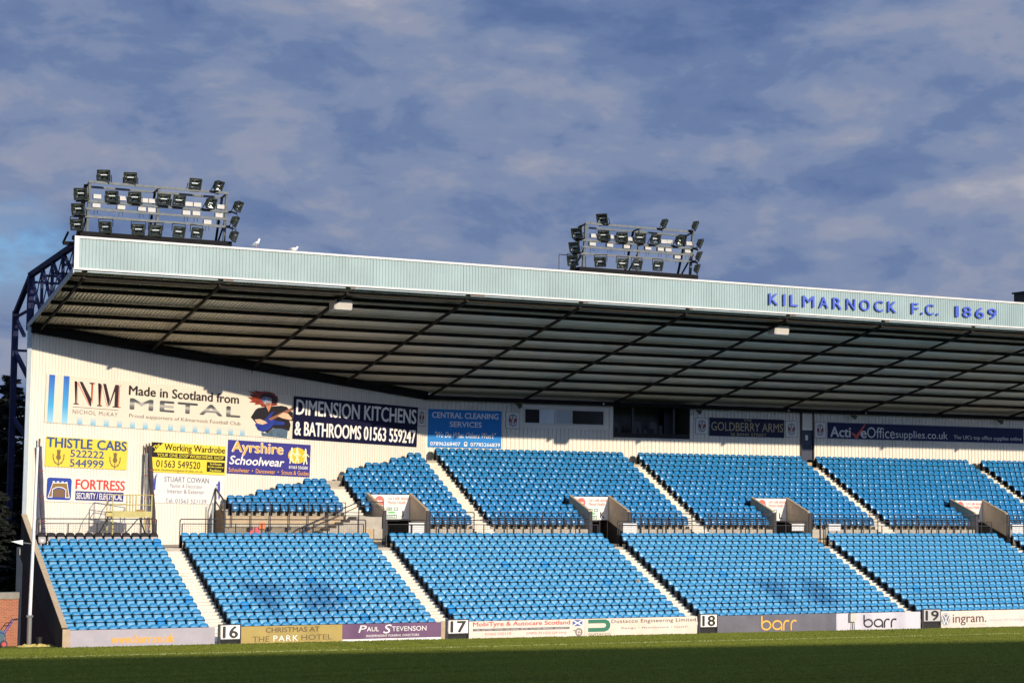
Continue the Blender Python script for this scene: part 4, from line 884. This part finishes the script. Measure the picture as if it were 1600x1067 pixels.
B2 = [(9.36, 21.28), (10.59, 21.3), (11.7, 21.26), (13.83, 21.27), (14.22, 21.28), (15.48, 21.27), (9.31, 20.84), (10.4, 20.85), (11.47, 20.84), (12.84, 20.85), (13.65, 20.84), (14.15, 20.84), (15.42, 20.85), (14.78, 20.49)]
def rig(x0, x1, boxes, label):
    t = thing('floodlight_rig', label, 'floodlight rig', (x0, -5.8, 19.15)); W = x1-x0; mb = MB(); H = 2.78
    yl = lambda h: -.35*h/H+.1                                         # the frame leans out over the pitch
    for x in (0.08, W*.5, W-.05): mb.bar((x, yl(0), 0), (x, yl(H), H), .12, .12)
    for h, ov in ((H, 0), (1.86, .3), (1.49, .05), (1.12, .3)): mb.bar((-ov, yl(h)-.08, h), (W+ov*.7, yl(h)-.08, h), .06, .12)
    mb.bar((0, yl(H)+.75, H-.12), (W, yl(H)+.75, H-.12), .10, .10)
    for x in (0.08, W*.5, W-.05): mb.bar((x, yl(H), H-.02), (x, yl(H)+.75, H-.12), .08)
    mb.build('frame', m_galv, t)
    mb = MB(); mb.box(-.35, W+.25, -.35, .15, .14, .36); mb.box(-.35, W+.25, .9, 1.3, .10, .3)
    for x in (0.08, W*.5, W-.05): mb.bar((x, 1.6, 0), (x, yl(H)+.75, H-.12), .10); mb.bar((x, 1.2, .3), (x, yl(1.4), 1.4), .07); mb.bar((x, yl(0)-.1, -.4), (x, 1.5, -.4), .12)
    mb.bar((-.30, .5, 0), (-.05, .1, 2.7), .12)
    mb.build('base_frame', m_steel, t)
    for bx, bz in boxes:
        MB().box(bx-x0-.19, bx-x0+.19, yl(bz-19.15)-.06, yl(bz-19.15)+.14, bz-19.15-.10, bz-19.15+.11).build('gear_box', m_box, t)
    mb = MB()
    for bx, bz in boxes:
        if bz < 21: mb.path([(bx-x0-.05, 0, bz-19.15-.1), (bx-x0-.1, -.1, bz-19.6)], .012, 4); mb.path([(bx-x0+.06, 0, bz-19.15-.1), (bx-x0+.09, -.1, bz-19.55)], .012, 4)
    mb.build('cable', m_black, t)
rig(-18.55, -11.55, B1, 'left steel floodlight rig standing on the roof edge'); rig(8.75, 15.75, B2, 'right steel floodlight rig standing on the roof edge')
t = thing('walkway_rail', 'thin black rail on the roof at the left of the right floodlight rig', 'railing', (7.32, -5.8, 19.2)); MB().path([(0, 0, -.8), (0, 0, .95), (1.65, 0, .92), (1.65, 0, -.8)], .025).path([(1.65, 0, .92), (1.65, 1.5, .92)], .02).build('frame', m_black, t)
# cabin on the roof at far right
t = thing('roof_cabin', 'dark cabin with open rails on the roof at right edge', 'cabin', (42.5, -4.3, 18.2))
MB().box(0, 3.4, 0, 2.3, 0, 2.1).build('shell', mat('dark brown sheet', (.045, .04, .035), .7, var=.3), t)
MB().box(-.1, 3.5, -.1, 2.4, 2.1, 2.2).build('roof', m_black, t)
mb = MB(); mb.path([(-.2, 2.3, 1.55), (-.2, 5.6, 1.45)], .04); mb.path([(-.2, 2.3, .9), (-.2, 4.0, .9)], .03)
for y in (2.6, 3.4, 4.3, 5.3): mb.tube((-.2, y, 0), (-.2, y, 1.75 if y > 5 else 1.5), .035)
mb.build('rail', m_black, t)

# ------------------------------------------------------------------ speakers, lights, horns
m_spk = mat('speaker cream', (.58, .53, .46), .5, var=.08)
def speaker(x, label):
    t = thing('loudspeaker', label, 'loudspeaker', (x, -5.0, 16.83), 'loudspeakers under the roof edge')
    mb = MB(); poly = [(-.02, .36), (-.44, .16), (-.36, -.32), (.38, -.36), (.46, .34)]
    n = len(poly); pr = [(-.50, .92), (.50, .92)]
    vs = []
    for x_, sc in ((-.50, .9), (-.40, 1), (.40, 1), (.50, .9)): vs += [(x_, a*sc, b*sc) for a, b in poly]
    fs = [tuple(range(n)), tuple(range(4*n-1, 3*n-1, -1))]+[(k*n+i, k*n+(i+1) % n, (k+1)*n+(i+1) % n, (k+1)*n+i) for k in range(3) for i in range(n)]
    mb.add(vs, fs).build('cabinet', m_spk, t)
    MB().box(-.12, .16, -.225, -.20, .24, .30).build('badge', m_steel, t)
    mb = MB()
    for x_ in (-.46, .46): mb.bar((x_, -.02, .2), (x_, -.02, .62), .04)
    mb.box(-.5, .5, -.05, .05, .58, .64); mb.build('bracket', m_steel, t)
speaker(-5.0, 'big white angled loudspeaker under the roof, left of the other'); speaker(22.2, 'big white angled loudspeaker under the roof below the fascia lettering'); speaker(41.7, 'added unseen speaker under the roof beyond right edge of view, casting the door shadow')  # third one is added out of view, standing for whatever shadows the rear wall
for x, q in ((-11.42, 'leftmost, below the left floodlight rig'), (.98, 'between left rig and right rig'), (15.75, 'below right end of right rig'), (30.85, 'below the fascia lettering')):
    t = thing('roof_lamp', 'small flat cream lamp under the roof edge, '+q, 'lamp', (x, -5.0, 17.08), 'small lamps under the roof edge')
    MB().add([(-.30, -.14, -.10), (.30, -.14, -.10), (.30, .14, -.04), (-.30, .14, -.04), (-.24, -.10, .05), (.24, -.10, .05), (.24, .10, .05), (-.24, .10, .05)], [(0, 1, 2, 3), (4, 7, 6, 5), (0, 4, 5, 1), (1, 5, 6, 2), (2, 6, 7, 3), (3, 7, 4, 0)]).build('body', m_box, t)
    MB().box(-.04, .04, -.03, .03, .05, .25).build('bracket', m_steel, t)
for x, q in ((14.35, 'left of control room window'), (28.0, 'right of the press gallery'), (40.9, 'above the red tick sign, left'), (54.2, 'above the red tick sign, right')):
    t = thing('horn_speaker', 'small dark horn speaker under the rear beam, '+q, 'horn speaker', (x, 13.0, 12.82), 'horn speakers on the rear wall')
    MB().tube((0, -.28, -.08), (0, 0, 0), .17, 12, .05).tube((0, 0, 0), (0, .12, .02), .06, 8).build('horn', m_lampb, t); MB().bar((0, .1, .02), (0, .22, .12), .04).build('bracket', m_steel, t)
for x, y, z in ((-12.1, 5.1, 14.6), (-5.35, 7.8, 13.95), (20.5, 12.7, 13.05), (35.2, 12.7, 13.05), (41.8, 12.7, 13.05)):
    t = thing('bulkhead_light', None, 'light', (x, y, z), 'small white bulkhead lights along the head beams')
    t['label'] = 'tiny white bulkhead light on the dark head beam'
    MB().tube((0, -.06, 0), (0, .0, 0), .05, 10).build('dome', m_white, t); MB().box(-.06, .06, 0, .03, -.06, .06).build('base', m_steel, t)

# ------------------------------------------------------------------ things on the walkway and left of the stand
def leaning_roll(u, z0, z1, du, r, label, m, tip):
    a = A0+E0*u+NRM*.55; b = A0+E0*(u+du)+NRM*.30
    t = thing('rolled_net', label, 'rolled net', (a.x, a.y, z0)); q = b-a; mb = MB(); pr = Vector((0, 0, 0)); n = 9
    for i in range(n):
        f0, f1 = i/n, (i+1)/n; mb.tube((q.x*f0, q.y*f0, (z1-z0)*f0), (q.x*f1, q.y*f1, (z1-z0)*f1), r*(1+.12*math.sin(i*2.3)), 8, r*(1+.12*math.sin((i+1)*2.3)))
    mb.build('roll', m, t); MB().tube((q.x, q.y, z1-z0), (q.x, q.y, z1-z0+tip), .05, 6).build('pole', mat('rusty pole', (.20, .10, .06), .7, var=.4), t)
    mb = MB()
    for f in (.25, .5, .75): mb.tube((q.x*f, q.y*f, (z1-z0)*f), (q.x*f, q.y*f, (z1-z0)*f+.06), r*1.18, 8)
    mb.build('strap', mat('red strap', (.25, .05, .05), .6), t)
m_tarp = mat('slate tarpaulin', (.085, .075, .11), .6, var=.45, vscale=5)
leaning_roll(.85, FL, 9.3, -.30, .12, 'slim dark rolled net on a pole at left end of the gable wall', m_tarp, .4)
leaning_roll(7.95, FL, 9.5, -.36, .13, 'dark rolled net pole with red straps, left of the yellow black-banded sign', mat('dark tarpaulin', (.055, .045, .05), .6, var=.45, vscale=5), .15)
leaning_roll(7.30, FL, 9.1, .1, .09, 'slim grey rolled pole beside the darker net pole', mat('grey tarpaulin', (.26, .25, .24), .6, var=.3, vscale=5), .5)
# yellow access platform
t = thing('access_platform', 'yellow wheeled access platform with guard rails on the walkway', 'access platform', (-15.0, 1.35, FL)); my = mat('dull yellow paint', (.52, .43, .13), .5, var=.25, vscale=4)
MB().box(0, 2.1, 0, 1.2, 1.55, 1.60).box(0, 2.1, -.03, 0, 1.55, 1.87).box(0, 2.1, 1.2, 1.23, 1.55, 1.87).build('deck', my, t)
mb = MB()
for x in (0.02, 1.08, 1.25, 2.08):
    for y in (0, 1.2): mb.bar((x, y, 1.6), (x, y, 2.72), .055)
for y in (0, 1.2):
    for z in (2.2, 2.72): mb.tube((0, y, z), (2.1, y, z), .024)
for x in (0, 2.1):
    for z in (2.2, 2.72): mb.tube((x, 0, z), (x, 1.2, z), .024)
mb.build('guard', my, t)
for x in (.05, 2.05):
    for y in (.03, 1.17): MB().bar((x, y, .12), (x, y, 1.55), .07).build('leg', my, t)
mb = MB(); mb.bar((.3, .05, .2), (1.4, .05, 1.5), .05); mb.bar((2.0, .05, .2), (1.75, 1.1, 1.5), .05); mb.build('brace', m_black, t)
mb = MB(); mb.bar((0, .1, 1.55), (-.85, .1, .1), .06); mb.bar((0, .75, 1.55), (-.85, .75, .1), .06); mb.path([(0, .1, 2.6), (-.5, .1, 1.9), (-.75, .1, 1.2)], .024)
for i in range(6): f = (i+.5)/6; mb.box(-.85*f-.10, -.85*f+.05, .1, .75, 1.55-1.45*f-.02, 1.55-1.45*f+.02)
mb.build('ladder', m_galv, t); MB().box(1.45, 1.8, .5, .9, 1.62, 1.95).build('tool_box', mat('brown box', (.30, .17, .04), .7), t)
t = thing('chain', 'red and white barrier chain hanging at the end of the black seats', 'chain', (-12.95, .5, FL)); m1 = mat('red plastic', (.6, .04, .06), .5); mbr, mbw = MB(), MB()
for i in range(20):
    f = i/19; (mbr if i % 2 else mbw).tube((-.42+.5*f, .3-.45*f, 1.62-1.55*f-.15*math.sin(f*3.14)), (-.42+.5*(f+.045), .3-.45*(f+.045), 1.62-1.55*(f+.045)-.15*math.sin((f+.045)*3.14)), .028, 5)
mbr.build('red_link', m1, t); mbw.build('white_link', m_white, t)
# brick boundary wall
t = thing('brick_wall', 'red brick boundary wall with pale coping left of the stand', 'wall', (-60, -8.9, -.4)); MB().box(0, 38.16, 0, .3, 0, 2.58).build('brickwork', m_brick, t); MB().box(-.05, 38.18, -.05, .35, 2.58, 2.87).build('coping', mat('grey coping', (.30, .27, .21), .9, var=.35, vscale=2), t)
# white pole
t = thing('corner_pole', 'tall white pole standing beside the end wall at the pitch edge', 'pole', (-21.42, -9.35, .05)); MB().tube((0, 0, 0), (0, 0, 1.3), .11, 10).build('sleeve', mat('grey sleeve', (.20, .19, .17), .6), t); MB().tube((0, 0, 1.3), (.12, .0, 9.0), .085, 10, .06).build('shaft', m_white, t); MB().box(-.16, .13, -.13, .02, 1.32, 1.42).build('clamp', m_galv, t)
t = thing('wall_lamp', 'small white wedge lamp on an arm left of the white pole', 'lamp', (-21.9, -9.3, 4.72)); MB().add([(-.45, -.12, .05), (-.45, .12, .05), (.05, -.17, -.10), (.05, .17, -.10), (.05, -.17, .12), (.05, .17, .12)], [(0, 1, 5, 4), (0, 2, 3, 1), (2, 4, 5, 3), (0, 4, 2), (1, 3, 5)]).build('head', m_white, t); MB().bar((.05, 0, 0), (.5, 0, -.05), .04).build('arm', m_galv, t)
t = thing('ground_sheet', 'crumpled yellow sheet lying at the foot of the white pole', 'sheet', (-21.3, -9.75, .09)); mb = MB(); nx_, ny_ = 14, 5
rr = random.Random(5); vs = [(i*.12-.75+rr.uniform(-.03, .03), j*.14-.3, (0 if i in (0, nx_-1) or j in (0, ny_-1) else rr.uniform(.03, .13))) for j in range(ny_) for i in range(nx_)]
mb.add(vs, [(j*nx_+i, j*nx_+i+1, (j+1)*nx_+i+1, (j+1)*nx_+i) for j in range(ny_-1) for i in range(nx_-1)]).build('cloth', mat('yellow sheet cloth', (.66, .52, .15), .7, var=.3), t)
# blue trolley
t = thing('hose_trolley', 'blue two-wheeled hose trolley with red wheels before the brick wall', 'trolley', (-22.65, -9.7, .1)); mbl = mat('blue frame paint', (.05, .08, .36), .45)
mb = MB()
for y in (-.2, .2): mb.path([(.10, y, .16), (.05, y, .62), (.25, y, .95), (.42, y, 1.20)], .022); mb.path([(.10, y, .16), (-.45, y, .25), (-.25, y, .70), (.05, y, .62)], .02)
mb.tube((.42, -.2, 1.20), (.42, .2, 1.20), .022); mb.build('frame', mbl, t)
MB().path([(.42, -.2, 1.20), (.68, -.2, 1.22)], .022).path([(.42, .2, 1.20), (.68, .2, 1.22)], .022).build('handle', m_black, t)
MB().tube((-.25, -.17, .5), (-.25, .17, .5), .30, 14).build('hose_reel', mat('dark teal hose', (.03, .09, .12), .5), t)
for y in (-.27, .22):
    wh = MB().tube((.0, y, .14), (.0, y+.07, .14), .16, 16).build('wheel', m_black, t); MB().tube((0, y-.015, .14), (0, y+.085, .14), .095, 12).build('hub', m1, wh)
t = thing('planter', 'dark bucket standing in shade behind the white pole', 'bucket', (-20.95, -9.3, .05)); MB().tube((0, 0, 0), (0, 0, .42), .13, 10, .17).build('body', m_black, t)
# electrical box
t = thing('electrical_box', 'white electrical box on thin legs before the pale banner', 'electrical box', (22.87, YB-.10, 0)); MB().box(-.2, .2, -.08, .08, .40, .86).build('cabinet', mat('box grey white', (.60, .56, .48), .5, var=.1), t); MB().bar((-.06, 0, -.2), (-.02, 0, .4), .03).bar((.14, 0, -.2), (.08, 0, .4), .03).build('leg', m_galv, t)
# litter on a seat
t = thing('litter', 'small crumpled brown and white wrapper on a seat near the stairs left of sign 18', 'litter', (12.7, -5.33, 2.32)); mb = MB(); rr = random.Random(2)
vs = [(math.cos(a)*math.cos(e)*rr.uniform(.10, .2), math.sin(a)*math.cos(e)*.1, .1+math.sin(e)*rr.uniform(.07, .13)) for e in (-1.2, -.4, .4, 1.2) for a in [i*1.047 for i in range(6)]]
mb.add(vs, [(j*6+i, j*6+(i+1) % 6, (j+1)*6+(i+1) % 6, (j+1)*6+i) for j in range(3) for i in range(6)]+[(0, 1, 2, 3, 4, 5), (18, 19, 20, 21, 22, 23)]).build('wrapper', mat('wrapper', (.62, .50, .36), .6, var=.8, vscale=9, col2=(.10, .05, .02)), t)
# gulls
def gull(x, z, sit, label):
    t = thing('gull', label, 'gull', (x, YF, z), 'gulls on the fascia'); mb = MB()
    # one lathed body: tail tip -> body -> neck -> head -> beak, facing +x
    if sit: pr = [(-.30, .07, .01), (-.20, .09, .04), (-.08, .11, .09), (.06, .12, .10), (.15, .15, .07), (.18, .21, .055), (.20, .25, .055), (.245, .245, .02), (.29, .235, .004)]
    else: pr = [(-.30, .10, .01), (-.20, .15, .04), (-.08, .22, .085), (.04, .29, .09), (.09, .37, .06), (.10, .44, .052), (.125, .47, .05), (.165, .465, .02), (.215, .45, .004)]
    n = 10; vs = []
    for i, (px, pz, r) in enumerate(pr):
        a = pr[max(0, i-1)]; b = pr[min(len(pr)-1, i+1)]; d = Vector((b[0]-a[0], 0, b[1]-a[1])).normalized(); u = Vector((-d.z, 0, d.x))
        for k in range(n): q = Vector((px, 0, pz))+u*r*math.cos(2*math.pi*k/n)+Vector((0, 1, 0))*r*.85*math.sin(2*math.pi*k/n); vs.append(tuple(q))
    mb.add(vs, [(j*n+i, j*n+(i+1) % n, (j+1)*n+(i+1) % n, (j+1)*n+i) for j in range(len(pr)-1) for i in range(n)]+[tuple(range(n)), tuple(range(len(vs)-n, len(vs)))]).build('body', m_white, t, smooth=True)
    wz = .11 if sit else .22
    for sg in (-1, 1): MB().add([(.08, sg*.085, wz+.03), (-.06, sg*.105, wz-.02), (-.34, sg*.03, wz-.14 if not sit else wz-.04), (-.10, sg*.07, wz+.06)], [(0, 1, 2, 3)]).build('wing', mat('wing grey', (.24, .23, .23), .7), t)
    MB().add([(-.26, -.03, .12 if not sit else .06), (-.26, .03, .12 if not sit else .06), (-.44, .05, .02 if not sit else .06), (-.44, -.05, .02 if not sit else .06)], [(0, 1, 2, 3)]).build('tail', m_black, t)
    if not sit:
        for sg in (-1, 1): MB().tube((-.02, sg*.03, 0), (.0, sg*.03, .20), .008, 5).build('leg', mat('leg pink', (.5, .3, .25), .6), t)
gull(-10.28, 19.15, False, 'white gull standing on the fascia, facing right'); gull(-8.35, 19.12, True, 'white gull crouching on the fascia, right of the standing gull')

# ------------------------------------------------------------------ dark conifers behind the stand
m_bark = mat('bark', (.045, .03, .02), .9, var=.3); m_leaf = mat('conifer foliage', (.011, .016, .009), .9, var=.45, vscale=1.5)
def conifer(x, y, h, rad, label, seed, base=.6):
    rr = random.Random(seed); t = thing('conifer_tree', label, 'tree', (x, y, -.6), 'dark conifers left of the stand')
    mb = MB(); mb.tube((0, 0, 0), (rr.uniform(-.2, .2), 0, h*.97), .28, 8, .03)
    tiers = []; z = base
    while z < h*.98:
        f = 1-(z/h); n = 7
        for i in range(n):
            a = rr.uniform(0, 6.28); l = rad*(f**.75)*rr.uniform(.65, 1.12)+.25; dz = rr.uniform(-.10, .22)*l
            tiers.append((z+rr.uniform(-.15, .15), a, l, dz))
            if l > .6: mb.tube((0, 0, z), (math.cos(a)*l*.8, math.sin(a)*l*.8, z+dz*.8), .04, 4, .01)
        z += .34
    mb.build('trunk', m_bark, t)
    V, F = [], []
    for z, a, l, dz in tiers:
        m = int(26+l*44); ca, sa = math.cos(a), math.sin(a)
        for j in range(m):
            q = rr.random()**.7*l; sp = (.16+.24*(1-q/l))*l*.8; s_ = rr.uniform(-sp, sp); zz_ = z+dz*(q/l)**1.4+rr.uniform(-.10, .07)
            cx, cy = ca*q-sa*s_, sa*q+ca*s_; sz = rr.uniform(.12, .26); b = rr.uniform(0, 6.28); ti = rr.uniform(-.5, .5)
            ux, uy = math.cos(b)*sz, math.sin(b)*sz; wx, wy = -math.sin(b)*sz*.35, math.cos(b)*sz*.35; o = len(V)
            V += [(cx-ux, cy-uy, zz_-ti*sz), (cx+wx, cy+wy, zz_+.05), (cx+ux, cy+uy, zz_+ti*sz-.04), (cx-wx, cy-wy, zz_-.05)]; F.append((o, o+1, o+2, o+3))
    mb = MB(); mb.v = V; mb.f = F; me = mb.mesh('crown', m_leaf); o = bpy.data.objects.new('crown', me); COL.objects.link(o); o.parent = t
conifer(-17.6, 15.0, 14.2, 4.2, 'dark conifer with layered branches right behind the gable wall', 11, .3)
conifer(-21.2, 21.0, 12.6, 4.0, 'dark bushy conifer at left edge behind the brick wall', 12, .3)
conifer(-20.5, 3.5, 7.6, 2.6, 'low dark conifer between the brick wall and the gable end', 13, .2)
conifer(-17.0, 26.0, 11.5, 4.5, 'dark conifer farthest back, low behind the others', 14, .3)

# ------------------------------------------------------------------ the stand on the camera's side (casts the shade on the pitch)
t = thing('opposite_stand', 'stand on the near side of the pitch whose shade covers the near grass', 'grandstand')
e1 = Vector((-23.99, -15.79, .12))-LDIR*(84/LDIR.y); e2 = Vector((27.27, -19.84, -.09))-LDIR*(84/LDIR.y); ed = (e2-e1).normalized(); pb = Vector((-ed.y, ed.x, 0))
a = e1-ed*70; b = e2+ed*60; c = b-Vector((-ed.y, ed.x, 0)).normalized()*24; d = a-Vector((-ed.y, ed.x, 0)).normalized()*24
mb = MB(); mb.add([a, b, c-Vector((0, 0, 3)), d-Vector((0, 0, 3)), a-Vector((0, 0, 1.6)), b-Vector((0, 0, 1.6)), c-Vector((0, 0, 4)), d-Vector((0, 0, 4))], [(0, 1, 2, 3), (7, 6, 5, 4), (0, 4, 5, 1), (1, 5, 6, 2), (2, 6, 7, 3), (3, 7, 4, 0)]); mb.build('roof', m_flash, t)
mb = MB(); mb.add([c, d, (d.x, d.y, -.6), (c.x, c.y, -.6), c+pb*-.4, d+pb*-.4, (d.x-pb.x*.4, d.y-pb.y*.4, -.6), (c.x-pb.x*.4, c.y-pb.y*.4, -.6)], [(0, 1, 2, 3), (7, 6, 5, 4), (0, 4, 5, 1), (1, 5, 6, 2), (2, 6, 7, 3), (3, 7, 4, 0)]); mb.build('rear_wall', m_clad, t)
for tgt in (Vector((-7.3, -6.7, 2.05)), Vector((22.9, -7.2, 2.0))):
    q = tgt-LDIR*((tgt.y+100.5)/LDIR.y); mb = MB()
    for i in range(7):
        for j in range(3):
            if (i*3+j*2) % 5 in (0, 2, 4): mb.box(q.x-2.0+i*.62-.17, q.x-2.0+i*.62+.17, q.y-.2, q.y+.2, q.z-.8+j*.75-.25, q.z-.8+j*.75+.25)
    for x in (-2.3, 0, 2.3): mb.box(q.x+x-.05, q.x+x+.05, q.y-.05, q.y+.05, q.z-6, q.z+1.2)
    mb.build('floodlight_rack', m_steel, t)
print('objects', len(bpy.data.objects))
